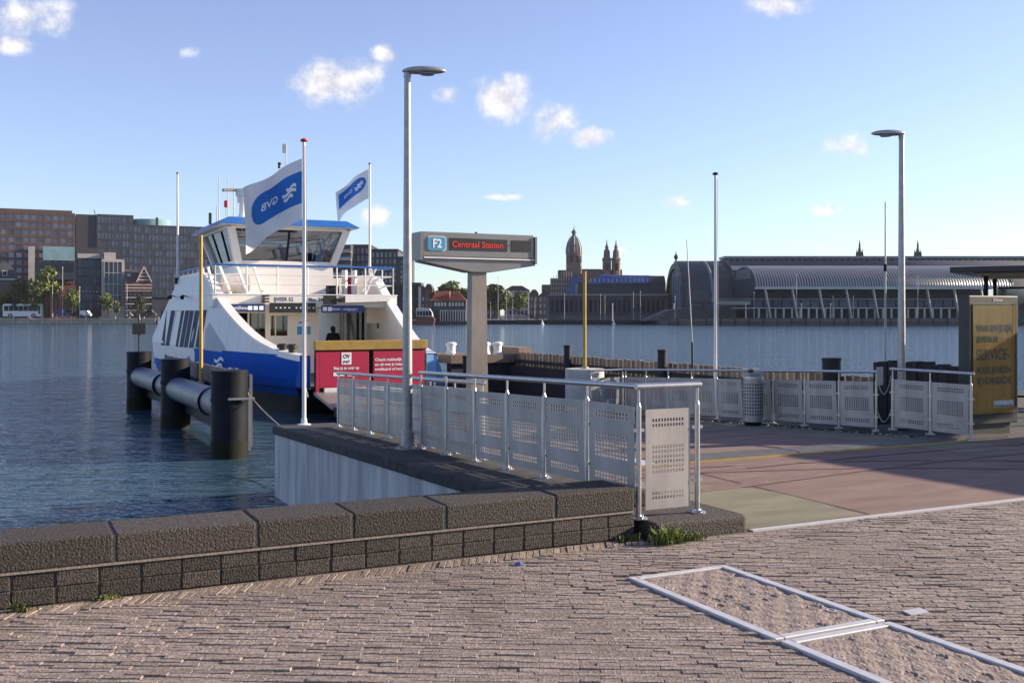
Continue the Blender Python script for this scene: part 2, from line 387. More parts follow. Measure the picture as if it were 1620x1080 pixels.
# ---- red and green ferry apron, hinge and ramp
ap = MB().ext([(4.5,6.69,-3),(70,6.69,-3),(70,10.15,-3),(4.5,10.15,-3)], (0,0,2.99))
ap.ext([(12.05,10.15,-3),(70,10.15,-3),(70,12.3,-3),(12.05,12.3,-3)], (0,0,2.99)); ap.ext([(14.6,12.3,-3),(70,12.3,-3),(70,16.4,-3),(14.6,16.4,-3)], (0,0,2.99))
apron = tag(ap.build('apron', 'asphdark', None, (0,0,0), PHI), kind='structure')
def slab(name, mat, poly, z0, parent, th=.004):
    return MB().ext([(x, y, z0) for x, y in poly], (0,0,th)).build(name, mat, parent)
slab('red_surface', 'asphred', [(5.1,6.72),(13.6,6.72),(13.6,10.1),(5.1,10.1)], -.008, apron, .012)
gp = [(5.1,6.73),(6.78,6.73),(6.84,7.4),(6.86,8.0),(6.70,8.45),(6.3,8.8),(5.7,8.95),(5.1,8.98)]
slab('green_surface', 'asphgreen', gp, .0045, apron, .004)
slab('green_border', 'asphgreen', [(10.9,9.3),(12.0,9.1),(12.0,10.08),(10.9,10.08)], .0045, apron, .004)
rt_ = random.Random(5)
for km, (c0, t0, c1, t1, bend) in enumerate(((5.6,9.7,11.5,7.3,.5),(6.0,9.9,12.2,7.7,.6),(5.3,8.2,13.0,8.9,.25),(5.4,9.3,12.8,9.5,.15))):
    tm = MB(); vs_ = []
    for k in range(25):
        u = k/24; w_ = (.07+.03*math.sin(u*9+c0))*min(1, 6*u, 6*(1-u)); dx, dy = c1-c0, t1-t0; L0 = math.hypot(dx, dy); nx_, ny_ = -dy/L0, dx/L0
        b0 = bend*math.sin(math.pi*u)*.8; cx_, cy_ = c0+dx*u+nx_*b0, t0+dy*u+ny_*b0
        vs_ += [(cx_-nx_*w_, cy_-ny_*w_, .0092+.0008*km), (cx_+nx_*w_, cy_+ny_*w_, .0092+.0008*km)]
    tm.add(vs_, [(2*k,2*k+1,2*k+3,2*k+2) for k in range(24)]); tm.build('tyre_mark', 'tyremark', apron)
MB().bar((6.84,6.75,.0085),(6.95,10.0,.0085),.012,.002).build('surface_seam','asphdark',apron)
MB().box(5.47, 13.9, 6.645, 6.70, -.03, .010).build('edge_strip', 'alu', apron)
SL = .043
def rz(t): return -SL*max(0, t-10.2)
rm = MB()
rm.hexa([(4.95,10.2,-.35),(11.9,10.2,-.35),(11.9,16.3,rz(16.3)-.35),(4.95,16.3,rz(16.3)-.35)], [(4.95,10.2,.004),(11.9,10.2,.004),(11.9,16.3,rz(16.3)),(4.95,16.3,rz(16.3))])
rm.hexa([(8.0,16.3,-.6),(11.9,16.3,-.6),(11.3,26.8,-.95),(8.0,26.8,-.95)], [(8.0,16.3,rz(16.3)),(11.9,16.3,rz(16.3)),(11.3,26.8,rz(26.8)),(8.0,26.8,rz(26.8))])
ramp = thing('ferry_ramp', 'sloping ferry ramp with red and green surface beyond the steel hinge plates', 'ramp', W(0,0,0), PHI)
rm.build('ramp_deck', 'asphdark', ramp)
def rampsheet(name, mat, c0, c1, t0, t1, dz):
    MB().hexa([(c0,t0,rz(t0)+dz-.003),(c1,t0,rz(t0)+dz-.003),(c1,t1,rz(t1)+dz-.003),(c0,t1,rz(t1)+dz-.003)], [(c0,t0,rz(t0)+dz),(c1,t0,rz(t0)+dz),(c1,t1,rz(t1)+dz),(c0,t1,rz(t1)+dz)]).build(name, mat, ramp)
rampsheet('red_surface', 'asphred', 5.9, 10.9, 10.62, 16.2, .010)
rampsheet('green_border', 'asphgreen', 10.92, 11.8, 10.62, 16.2, .010)
rampsheet('green_border', 'asphgreen', 5.05, 5.88, 10.62, 16.2, .010)
for (c0, c1, mt) in ((5.05,6.62,'asphdark'),(6.66,6.86,'alu'),(6.90,9.0,'hinge'),(9.03,11.9,'hinge')):
    o = MB().ext([(c0,10.04,.012),(c0,10.10,.030),(c0,10.50,.030),(c0,10.56,.010)], (c1-c0,0,0)).build('hinge_plate', mt, ramp)
MB().box(5.05, 11.9, 10.0, 10.035, .0, .022).build('hinge_bar', 'yellow', ramp)

# ---- quay walls left and right of the ramp
def zc(t): return .25-.03*(t-8)
def quay(c0, c1, fc, t0, t1, name, label):
    q = thing(name, label, 'quay wall', W(0,0,0), PHI)
    MB().hexa([(c0,t0,-3),(c1,t0,-3),(c1,t1,-3),(c0,t1,-3)], [(c0,t0,zc(t0)-.14),(c1,t0,zc(t0)-.14),(c1,t1,zc(t1)-.14),(c0,t1,zc(t1)-.14)]).build('wall', 'concrete', q)
    e = .035
    o = MB().hexa([(c0-e,t0,zc(t0)-.14),(c1+e,t0,zc(t0)-.14),(c1+e,t1+e,zc(t1)-.14),(c0-e,t1+e,zc(t1)-.14)], [(c0-e,t0,zc(t0)),(c1+e,t0,zc(t0)),(c1+e,t1+e,zc(t1)),(c0-e,t1+e,zc(t1))]).build('coping', 'coping', q)
    bevel(o, .025)
    return q
quay(3.93, 4.88, 4.55, 7.34, 16.4, 'quay_wall', 'pale streaked concrete quay wall with dark coping beside the moored ferry')
q2 = thing('quay_wall', 'low dark quay edge under the fence on the shelter side of the ramp', 'quay wall', W(0,0,0), PHI)
def zr(t): return .03-.043*max(0, t-10.4)
o = MB().hexa([(11.93,10.16,-3),(13.0,10.16,-3),(13.0,19.6,-3),(11.93,19.6,-3)], [(11.93,10.16,.03),(13.0,10.16,.03),(13.0,19.6,zr(19.6)),(11.93,19.6,zr(19.6))]).build('coping', 'coping', q2)
bevel(o, .02)
lm = MB()
r_ = random.Random(8)
for k in range(260):
    t = r_.uniform(10.3, 19.4); c = r_.uniform(11.84, 12.0); s_ = r_.uniform(.012, .035)
    z = rz(t)+.008
    lm.add([(c-s_,t-s_,z),(c+s_,t-s_*.6,z),(c+s_*.7,t+s_,z),(c-s_*.8,t+s_*.9,z),(c,t,z+s_*r_.uniform(.5,1.1))], [(0,1,4),(1,2,4),(2,3,4),(3,0,4)])
o = lm.build('dirt_litter', 'mortar', None, W(0,0,0), PHI); tag(o, kind='stuff')

# ---- near parapet wall of pebbled blocks
nw = thing('parapet_wall', 'low dark pebbled concrete block wall along the brick pavement', 'wall', W(0, 6.85, 0), PHI)
TOPZ, MIDZ = .395, .205
# joints of the cap blocks from the photo (front edge)
jc = [DG(px, py, z)[0] for px, py, z in ((181,868,.30),(404,845,.30),(547,826,.30),(676,806,.30),(842,790,.30))]
jc = sorted(jc)
ends = [jc[0]-3*1.02, jc[0]-2*1.02, jc[0]-1.02]+jc+[4.47]
cap_n = 0
for a, b_ in zip(ends, ends[1:]):
    g = .005
    o = MB().box(a+g, b_-g, 0, .47, MIDZ+.012, TOPZ+random.uniform(-.004,.004)).build('cap_block', 'pebble', nw)
    bevel(o, .014, 2)
    xm = (a+b_)/2+random.uniform(-.1,.1)
MB().box(ends[0]-.01, 4.455, .016, .45, 0.0, MIDZ-.0035).build('wall_core', 'mortardark', nw)
MB().box(ends[0]-.01, 4.46, .003, .44, MIDZ-.003, MIDZ+.0115).build('bed_joint', 'mortar', nw)
MB().box(ends[0]-.01, 4.44, .010, .455, MIDZ+.012, TOPZ-.012).build('joint_mortar', 'mortar', nw)
bw = .245
k0 = int((4.47-ends[0])/bw)+1
bmA = MB().box(0, bw-.010, 0, .30, 0, .098).mesh('lower_block')
for r in range(2):
    for k in range(k0):
        x1 = 4.475-k*bw; 
        o = mkobj('lower_block', bmA, 'pebble', nw, (x1-bw+.007+random.uniform(-.003,.003), .008+random.uniform(0,.006), .004+r*.1005))
        bevel(o, .006, 1)
# ---- kerb block at the fence end
kb = MB(); kb.ext([(4.56,6.70,-.2),(5.42,6.66,-.2),(5.45,6.75,-.2),(5.40,8.6,-.2),(5.2,9.4,-.2),(4.56,9.4,-.2)], (0,0,.335))
o = kb.build('kerb_block', 'pebble', None, (0,0,0), PHI); bevel(o, .03, 3)
tag(o, 'low dark rounded kerb block carrying the end posts of the steel fence', 'kerb')

# ---- steel access frames in the pavement
def hatch(c0, c1, t0, t1, label):
    h = thing('access_cover', label, 'cover', W(c0, t0, 0), PHI, None)
    w, d, b_ = c1-c0, t1-t0, .062
    for (x0,x1,y0,y1) in ((0,b_,0,d),(w-b_,w,0,d),(b_+.002,w-b_-.002,0,b_*.9),(b_+.002,w-b_-.002,d-b_*.9,d)):
        bevel(MB().box(x0,x1,y0,y1,-.05,.012).build('frame_bar', 'alu', h), .004, 1)
    inf = bmesh.new(); nx, ny = 46, 84; rr = random.Random(int(t0*100)); vv = {}
    pits = [(rr.uniform(.1,w-.1), rr.uniform(.1,d-.1), rr.uniform(.018,.035)) for _ in range(16)]
    for i in range(nx+1):
        for j in range(ny+1):
            x = b_+(w-2*b_)*i/nx; y = b_+(d-2*b_)*j/ny; z = .002+rr.gauss(0,.0009)+.003*math.sin(x*37)*math.sin(y*31)
            for (a,b2,r2) in pits:
                dd = math.hypot(x-a, (y-b2)*.8)
                if dd < r2: z -= .022*(1-dd/r2)**.5
            vv[i,j] = inf.verts.new((x,y,z))
    for i in range(nx):
        for j in range(ny): inf.faces.new((vv[i,j],vv[i+1,j],vv[i+1,j+1],vv[i,j+1]))
    me = bpy.data.meshes.new('infill'); inf.to_mesh(me); inf.free(); mkobj('infill', me, 'infill', h)
    for (x, y) in ((b_+.05, d-.32), (w-b_-.06, .30)):
        MB().lathe([(.001,.0),(.030,.0),(.030,.006),(.022,.006),(.022,.001),(.001,.001)], 14, (x,y,0)).build('lifting_ring', 'alu', h)
hatch(3.74, 4.54, 4.36, 5.82, 'aluminium framed pavement cover with pitted infill, by the kerb block')
hatch(3.74, 4.54, 2.86, 4.325, 'aluminium framed pavement cover with lifting ring, farther from the kerb block')
c, t = DG(1447, 969, 0)
o = MB().ext([(-.08,-.035,0),(.06,-.05,0),(.085,.03,0),(-.05,.045,0)], (0,0,.008)).build('metal_plate', 'alu', None, W(c,t,.004), PHI+.1)
tag(o, 'small pale square plate set in the brick paving', 'plate')
c, t = DG(822, 894, 0)
ms = MB(); ms.add([(-.03,-.015,.004),(.0,-.025,.018),(.035,-.008,.006),(.03,.02,.012),(-.01,.028,.02),(-.04,.012,.005),(0,0,.026)], [(0,1,6),(1,2,6),(2,3,6),(3,4,6),(4,5,6),(5,0,6)])
o = ms.build('litter_scrap', 'litter', None, W(c,t,.0), PHI); tag(o, 'crumpled blue scrap of litter on the bricks near the wall', 'litter')

# ---- weeds
def weeds(c, t, n, h, spread, label, seed, name='weed_clump'):
    r = random.Random(seed); mb = MB()
    for k in range(n):
        x, y = r.gauss(0, spread), r.gauss(0, spread*.45); a = r.uniform(0, 6.28); hh = h*r.uniform(.4, 1.1); ln = hh*r.uniform(.1,.8); w = r.uniform(.003,.008)
        dx, dy = math.cos(a), math.sin(a); p = Vector((x,y,-.01)); q = Vector((x+dx*ln*.4, y+dy*ln*.4, hh*.6)); e = Vector((x+dx*ln, y+dy*ln, hh))
        sx = Vector((-dy, dx, 0))*w
        mb.add([p-sx*.6, p+sx*.6, q+sx, q-sx, e], [(0,1,2,3),(3,2,4)])
        if r.random() < .5:
            for _ in range(3):
                u = r.uniform(.3,1); b0 = p.lerp(e, u); s_ = r.uniform(.006,.016); ang = r.uniform(0,6.28)
                mb.add([b0, b0+Vector((math.cos(ang)*s_, math.sin(ang)*s_, s_*.4)), b0+Vector((math.cos(ang)*s_*1.8, math.sin(ang)*s_*1.8, s_*.1)), b0+Vector((math.cos(ang+.7)*s_, math.sin(ang+.7)*s_, s_*.2))], [(0,1,2,3)])
    o = mb.build(name, 'grass', None, W(c,t,0), PHI, fix=False); tag(o, label, 'weeds'); return o
weeds(4.60, 6.60, 300, .12, .07, 'bushy green weeds growing between parapet end and kerb block', 1)
weeds(4.76, 6.63, 220, .06, .09, 'low yellow green weeds at the foot of the kerb block', 2)
weeds(4.36, 6.80, 90, .05, .05, 'thin weeds along the foot of the parapet near its end', 4)
for k, (px, py) in enumerate(((33,968),(172,948),(398,916))):
    c, t = DG(px, py, 0); weeds(c, t+.02, 40, .07 if k == 0 else .03, .03, ['tuft of tall grass at the foot of the parapet wall', 'tiny green sprout at a joint of the parapet wall', 'small weed by a lower block of the parapet wall'][k], 10+k)

# ================================================================ FENCES
def panelmesh(w, h, name='panel'):
    mb = MB(); cols = 11; x0, x1 = .17*w, .83*w; p = (x1-x0)/(cols-1); hw = .30*p
    rowsf = [.11,.16]+[.375+.05*i for i in range(6)]+[.84,.885]; hh = .0135*h*1.15
    zs = sorted([h*(1-f) for f in rowsf]); z = 0.0
    q = lambda a, b_, c, d: mb.add([(a,0,c),(b_,0,c),(b_,0,d),(a,0,d)], [(0,1,2,3)])
    for zz in zs:
        q(0, w, z, zz-hh); xa = 0.0
        for k in range(cols):
            xc = x0+k*p; q(xa, xc-hw, zz-hh, zz+hh); xa = xc+hw
        q(xa, w, zz-hh, zz+hh); z = zz+hh
    q(0, w, z, h)
    me = mb.mesh(name); return me
PH = .70
SP = .785
pan = panelmesh(SP-.075, PH); pan_end = panelmesh(.43, .80)
def postmesh(h, flange=True):
    mb = MB(); mb.tube((0,0,0), (0,0,h-.16), .021, n=12); mb.tube((0,0,h-.162), (0,0,h-.13), .021, .012, n=12); mb.tube((0,0,h-.13), (0,0,h-.018), .011, n=10)
    return mb.mesh('post')
def flangemesh():
    mb = MB(); mb.lathe([(.001,0),(.07,0),(.07,.010),(.03,.014),(.022,.03)], 14)
    for k in range(3): a = 2.09*k+.4; mb.lathe([(.001,.008),(.012,.008),(.012,.028),(.001,.028)], 6, (.052*math.cos(a), .052*math.sin(a), 0))
    return mb.mesh('base_flange')
flm = flangemesh()
clm = MB().box(-.045,.045,-.013,.013,-.012,.012).mesh('clamp')
def fence(name, label, group, c0, t0, n, base, height, along='a', ends=(.04,.04), skip=(), first=0, pm_=None, sp=SP):
    z0 = base(t0); root = thing(name, label, 'fence', W(c0, t0, z0), PHI, group)
    d = (0, 1) if along == 'a' else (1, 0); rot = math.pi/2 if along == 'a' else 0
    post = postmesh(height); tops = []
    for k in range(n+1):
        u = k*sp; x, y = d[0]*u, d[1]*u; z = base(t0+y)-z0
        if k >= first:
            p = mkobj('post', post, 'steel', root, (x,y,z)); mkobj('base_flange', flm, 'steel', p)
            for zz in (.22, .56): mkobj('clamp', clm, 'steel', p, (0,0,zz), rot)
        tops.append((x, y, z+height))
        if k < n and k not in skip:
            z2 = base(t0+d[1]*(u+sp))-z0; sl = math.atan2(z-z2, sp)
            pmz = pm_ or pan
            o = mkobj('panel', pmz, 'panel', root, (x+d[0]*.0375, y+d[1]*.0375, z+.055), (0, sl, rot))
            sm = o.modifiers.new('thick', 'SOLIDIFY'); sm.thickness = .004; sm.offset = 0
    a, b_ = Vector(tops[0]), Vector(tops[-1]); dd = (b_-a).normalized()
    hr = MB().tube(a-dd*ends[0], b_+dd*ends[1], .024, n=14)
    for e, s_ in ((a-dd*ends[0], -1), (b_+dd*ends[1], 1)): hr.tube(e, e+dd*(.014*s_), .024, .013, n=14)
    hr.build('handrail', 'steel', root, fix=False)
    return root
gl = 'perforated steel fences of the ferry landing'
f1 = fence('steel_fence', 'perforated steel fence on the dark coping, ending beside the kerb block', gl, 4.557, 6.95, 6, lambda t: zc(t)-.004 if t > 7.3 else .262, .92, first=1, ends=(.0,.04))
# end return with taller plate
re = thing('steel_fence', 'single perforated end panel between two posts on the kerb block', 'fence', W(4.577, 6.93, .135), PHI, gl)
pe = postmesh(1.045)
for x in (-.02, .55):
    p = mkobj('post', pe, 'steel', re, (x,0,0)); mkobj('base_flange', flm, 'steel', p)
    for zz in (.27, .70): mkobj('clamp', clm, 'steel', p, (0,0,zz))
o = mkobj('panel', pan_end, 'panel', re, (.045,0,.06)); sm = o.modifiers.new('thick', 'SOLIDIFY'); sm.thickness = .004; sm.offset = 0
hr = MB().tube((-.045,0,1.046), (.575,0,1.046), .026, n=14)
hr.tube((.575,0,1.046), (.59,0,1.046), .026, .014, n=14); hr.build('handrail', 'steel', re, fix=False)
f2 = fence('steel_fence', 'perforated steel fence on the coping between lamp post and ferry', gl, 4.70, 10.2, 7, lambda t: zc(t)-.0*(t-10), .83, sp=.76)
f3 = fence('steel_fence', 'perforated steel fence along the ramp behind the litter bin', gl, 12.02, 11.72, 9, zr, .91)
f4 = fence('steel_fence', 'short two panel steel fence beside the advertising case', gl, 12.02, 10.0, 2, lambda t: .03, .91, sp=.70, pm_=panelmesh(.625, PH))
f5 = fence('steel_fence', 'one panel steel fence turning across the far end of the ramp', gl, 11.20, 18.85, 1, lambda t: zr(18.85), .91, along='n')
# chains closing the gap beside the short fence
ch = MB()
for (z0_, sag) in ((.80,.28),(.30,.20)):
    pts = []
    for k in range(15):
        u = k/14; pts.append((0, .02+u*.28, z0_-sag*math.sin(math.pi*u)**.8))
    ch.path(pts, .007, 6)
o = ch.build('barrier_chain', 'galv', None, W(12.02, 11.41, .03), PHI); tag(o, 'slack chains closing the gap between two fence sections', 'chain')
o = bevel(MB().box(-.10,.10,-.006,.006,-.14,.14).build('notice_plate', 'conc2', None, W(12.00, 11.63, .82), PHI+.3), .004, 1)
tag(o, 'weathered pale notice plate tied to the fence post by the chains', 'notice')

# ================================================================ STREET FURNITURE ON THE DOCK
def lamp(c, t, z, H, headdir, label):
    r = thing('street_lamp', label, 'street lamp', W(c, t, z), 0, 'grey lamp posts of the ferry landing')
    pl = MB().lathe([(.001,0),(.15,0),(.15,.02),(.085,.03),(.08,.20),(.062,.24),(.058,1.2),(.038,H-.02)], 16).build('pole', 'galv', r)
    for k in range(4):
        a = math.pi/4+k*math.pi/2
        MB().lathe([(.001,.02),(.018,.02),(.018,.045),(.001,.05)], 6, (.118*math.cos(a), .118*math.sin(a), 0)).build('bolt', 'steel', pl)
    s_ = headdir
    # arm stub and flat elliptical luminaire
    MB().tube((0,0,H-.03), (0,0,H+.06), .045, n=12).build('neck', 'galv', r)
    hb = bmesh.new(); bmesh.ops.create_uvsphere(hb, u_segments=20, v_segments=10, radius=1)
    for v in hb.verts:
        z_ = v.co.z*(.062 if v.co.z > 0 else .03); w_ = .115*(1-.25*(v.co.x*s_ > 0)*abs(v.co.x))
        v.co = Vector((s_*.20+v.co.x*.27, v.co.y*w_, H+.045+z_))
    me = bpy.data.meshes.new('lamp_head'); hb.to_mesh(me); hb.free()
    for p in me.polygons: p.use_smooth = True
    hd = mkobj('lamp_head', me, 'lamphead', r)
    MB().lathe([(.001,0),(.085,0),(.085,-.012),(.001,-.02)], 16, (s_*.24, 0, H+.018)).build('lens', 'skyglass', hd)
    return r
lamp(4.42, 11.76, zc(11.76), 4.50, 1, 'tall grey lamp post on the dark coping beside the fence')
cx2, tx2 = 12.42, 11.6
lamp(cx2, tx2, .03, 4.45, -1, 'tall grey lamp post behind the fence near the advertising case')

def flagpole(c, t, z, H, r0, label, finial='redpaint'):
    r = thing('flagpole', label, 'flagpole', W(c, t, z), 0, 'white flagpoles around the ferry berth')
    MB().lathe([(.001,0),(.11,0),(.11,.018),(.05,.03),(.045,.1),(r0,.12),(r0*.72,H)], 14).build('pole', 'white', r)
    MB().lathe([(.001,H-.01),(.035,H),(.062,H+.018),(.055,H+.04),(.02,H+.058),(.001,H+.06)], 14).build('finial', finial, r)
    MB().path([(r0*1.1, -.01, .6),(r0*1.6,-.015,H*.5),(r0*.9,-.01,H-.06)], .004, 5).build('halyard', 'rope', r)
    return r
def flag(name, label, origin, L, H, yaw, droop, seed, scale=1.0):
    # flag surface: u from hoist (0) to fly (1), v 0 bottom 1 top
    d = Vector((math.cos(yaw), math.sin(yaw), 0)); nrm = Vector((-d.y, d.x, 0)); ph = seed*1.7
    def S(u, v, off=0.0):
        amp = .15*L*u**.8
        wv = amp*math.sin(5.2*u+ph+1.1*v)+.075*L*u*math.sin(10*u-2.6*v+ph)
        drop = droop*L*(u**1.15)+.05*L*math.sin(6.5*u+v*1.5+ph)*u*(1.2-v*.6)+.05*L*u*(1-v)
        return d*(u*L*(1-.12*u))+nrm*(wv+off)+Vector((0,0,v*H*(1-.06*u)-drop))
    root = thing(name, label, 'flag', origin)
    nu, nv = 40, 22; mb = MB()
    mb.add([S(i/nu, j/nv) for i in range(nu+1) for j in range(nv+1)], [(i*(nv+1)+j, (i+1)*(nv+1)+j, (i+1)*(nv+1)+j+1, i*(nv+1)+j+1) for i in range(nu) for j in range(nv)], True)
    cl = mb.build('cloth', 'flag', root, fix=False)
    return root, S, d
def emblem(root, S, u0, u1, v0, v1, roundside, mirror, side, txt='GVB'):
    # blue pill, wave mark and letters printed on both faces; side = which normal faces the viewer
    ra = (v1-v0)/2; vm = (v0+v1)/2
    for sd in (1, -1):
        off = .004*sd
        mb = MB(); nu, nv = 44, 14; vs_ = []
        for i in range(nu+1):
            u = u0+(u1-u0)*i/nu; half = ra
            rr = .22
            if roundside in ('fly', 'both') and u > u1-rr: half = ra*math.sqrt(max(0, 1-((u-(u1-rr))/rr)**2))
            if roundside in ('hoist', 'both') and u < u0+rr: half = min(half, ra*math.sqrt(max(0, 1-((u0+rr-u)/rr)**2)))
            for j in range(nv+1): vs_.append(S(u, vm+half*(2*j/nv-1), off))
        mb.add(vs_, [(i*(nv+1)+j, (i+1)*(nv+1)+j, (i+1)*(nv+1)+j+1, i*(nv+1)+j+1) for i in range(nu) for j in range(nv)], True)
        pill = mb.build('emblem', 'flagblue', root, fix=False)
        wvm = MB()
        for k, (a0, a1, vv) in enumerate(((.10,.30,.22),(.10,.40,-.06),(.16,.36,-.36))):
            vs_ = []; nn = 12
            for i in range(nn+1):
                s_ = a0+(a1-a0)*i/nn; u = u0+(u1-u0)*s_; cv_ = vm+ra*(vv+.10*math.sin(2*math.pi*i/nn))
                vs_ += [S(u, cv_-ra*.10, off*2), S(u, cv_+ra*.10, off*2)]
            wvm.add(vs_, [(2*i, 2*i+2, 2*i+3, 2*i+1) for i in range(nn)], True)
        wvm.build('wave_mark', 'print', pill, fix=False)
        du = (u1-u0)
        def warp(co):
            s_ = co.x; u = u0+du*(.66+(-s_ if mirror else s_)*.5)
            return S(min(1,max(0,u)), vm+ra*co.y*1.05, off*2)
        text('letters', txt, 'print', pill, (0,0,0), .62, (0,0,0), 1.0, bold=.012, warp=warp, depth=0, wide=.62)
c, t = DG(481, 672, 0)
fp1 = flagpole(c, t, zc(t)-.005, 4.50, .034, 'white flagpole with red top standing at the corner of the coping')
P = W(c, t, 0)
top = P+Vector((-.03, -.02, 0))
L1 = 1.02
fr, S1, d1 = flag('flag', 'white flag with blue emblem flying from the pole on the coping', top+Vector((0,0,3.25)), L1, .98, math.radians(176), .42, 1)
emblem(fr, S1, .0, .86, .28, .80, 'fly', False, 1)

# bare flagpole behind the far fence
fb = flagpole(12.72, 16.6, zr(16.6), 4.75, .036, 'bare white flagpole behind the fence with the litter bin', 'blackmatt')

# ---- ferry departure sign
sc_, st_ = 5.45, 11.93
sg = thing('departure_sign', 'grey departure sign with red lit text on a tapered metal column', 'sign', W(sc_, st_, rz(st_)), PHI)
hz0 = 2.36; colw = .21
MB().hexa([(-.125,-.02,0),(.125,-.02,0),(.125,.16,0),(-.125,.16,0)], [(-.10,0,hz0+.02),(.10,0,hz0+.02),(.10,.14,hz0+.02),(-.10,.14,hz0+.02)]).build('column', 'col', sg)
hw0, hw1 = -.79, .79
hd = bevel(MB().ext([(hw0,-.03,hz0+.12),(-.13,-.03,hz0),(.13,-.03,hz0),(hw1,-.03,hz0+.10),(hw1,-.03,hz0+.16),(hw0,-.03,hz0+.16)], (0,.24,0)).build('underside', 'signgrey', sg), .008)
MB().box(hw0+.02, hw1-.02, -.055, .235, hz0+.162, hz0+.18).build('trim', 'white', sg)
hb = bevel(MB().box(hw0+.0, hw1-.03, -.05, .23, hz0+.182, hz0+.49).build('housing', 'signgrey', sg), .012)
MB().box(hw1-.028, hw1, -.07, .25, hz0+.12, hz0+.47).build('end_cap', 'signgrey', sg)
MB().box(hw0-.03, hw0-.002, -.07, .25, hz0+.14, hz0+.485).build('end_cap', 'signgrey', sg)
rp = []
for (cx_, cz_, a0) in ((.075,.055,0),(-.075,.055,90),(-.075,-.055,180),(.075,-.055,270)):
    for k in range(5): a = math.radians(a0+k*22.5); rp.append((cx_+.035*math.cos(a), 0, cz_+.035*math.sin(a)))
zl = hz0+.345
MB().ext([(hw0+.19+x*1.12, -.0535, zl+z*1.0) for x, y, z in rp], (0,-.004,0)).build('line_badge', 'print', sg)
bd = MB().ext([(hw0+.19+x*1.04, -.058, zl+z*.92) for x, y, z in rp], (0,-.004,0)).build('line_badge', 'signblue', sg)
text('line_number', 'F2', 'print', sg, (hw0+.19, -.0645, zl-.005), .15, bold=.004, sx=.85)
MB().box(hw0+.36, hw0+1.16, -.056, -.0505, zl-.075, zl+.075).build('display', 'black', sg)
text('display_text', 'Centraal Station', 'led', sg, (hw0+.39, -.0585, zl-.004), .105, align='LEFT', wide=.70)
MB().box(hw0+1.22, hw0+1.49, -.056, -.0505, zl-.072, zl+.072).build('display', 'black', sg)
for x in (hw0+1.19,): MB().lathe([(.001,0),(.008,0),(.008,.01),(.001,.01)], 8, (x, -.05, zl)).build('screw', 'black', sg)
MB().lathe([(.001,0),(.025,0),(.02,.025),(.001,.03)], 10, (0,.09,hz0+.49)).build('sensor', 'black', sg)

# ---- litter bin
bt, bz = DS(1193, 668, 11.72)
bn = thing('litter_bin', 'perforated grey steel litter bin standing against the far fence', 'litter bin', W(11.70, bt, rz(bt)+.006), PHI)
body = MB(); nn, mm = 48, 26; R = .175
for j in range(mm):
    z0_, z1_ = .08+.74*j/mm, .08+.74*(j+1)/mm
    for i in range(nn):
        if 2 < j < mm-3 and i % 2 == 0 and j % 2 == 0: continue
        a0, a1 = 2*math.pi*i/nn, 2*math.pi*(i+1)/nn
        body.add([(R*math.cos(a0),R*math.sin(a0),z0_),(R*math.cos(a1),R*math.sin(a1),z0_),(R*math.cos(a1),R*math.sin(a1),z1_),(R*math.cos(a0),R*math.sin(a0),z1_)], [(0,1,2,3)])
body.build('body', 'galv', bn)
MB().lathe([(.001,.09),(.16,.09),(.16,.80),(.001,.80)], 20).build('liner', 'darksteel', bn)
MB().lathe([(.001,0),(.14,0),(.15,.07),(.18,.08),(.001,.085)], 24).build('foot', 'darksteel', bn)
MB().lathe([(.15,.82),(.182,.82),(.182,.86),(.15,.86)], 24).build('rim', 'steel', bn)
MB().ext([(-.17,-.12,.87),(.17,-.12,.87),(.17,.12,.87),(-.17,.12,.87)], (0,0,.05)).build('lid', 'panel', bn)
MB().lathe([(.001,.92),(.05,.92),(.05,.97),(.001,.98)], 10, (-.06,0,0)).build('ashtray', 'black', bn)

# ---- advertising case
ac, at_ = DG(1533, 690, 0.0)
ad = thing('advertising_case', 'black framed advertising case with a yellow poster beside the shelter', 'advertising case', W(12.58, 10.5, 0), PHI)
aw, ah0, ah1, adp = 1.04, .15, 2.03, .19
bevel(MB().box(.10, aw-.10, .05, adp-.05, -.02, ah0).build('plinth', 'black', ad), .01)
bevel(MB().box(0, aw, 0, adp, ah0, ah1).build('case', 'black', ad), .012)
MB().box(.062, aw-.062, -.006, -.0015, ah0+.14, ah1-.125).build('inner_frame', 'darksteel', ad)
po = MB().box(.078, aw-.078, -.010, -.0065, ah0+.155, ah1-.14).build('poster', 'poster', ad)
zt, zb = ah1-.14, ah0+.155; hh = zt-zb
def pl(s, f, size, wide): text('poster_text', s, 'printdark', po, (.14, -.0125, zt-f*hh), size, align='LEFT', bold=.004, wide=wide)
pl('WAAR ZOU JE ZIJN,', .215, .125, .77); pl('ZONDER DE', .315, .125, .46); pl('SERVICE-', .46, .225, .70); pl('MOGELIJKHEDEN', .60, .135, .73); pl('BIJ HORNBACH?', .70, .145, .73)
MB().box(.50, .93, -.0125, -.0105, zt-.945*hh, zt-.885*hh).build('logo_panel', 'conc2', po)
text('poster_text', 'HORNBACH', 'print', po, (.715, -.0155, zt-.905*hh), .085, bold=.004, wide=.40)
text('poster_text', 'Er is altijd wat te doen', 'printdark', po, (.715, -.0155, zt-.932*hh), .035, wide=.36)
MB().box(.05, aw-.05, -.022, -.018, ah0+.10, ah1-.10).build('glass_door', 'glass', ad)
text('maker_name', 'JCDecaux', 'print', ad, (aw*.58, -.004, ah1-.06), .055, sx=.9)

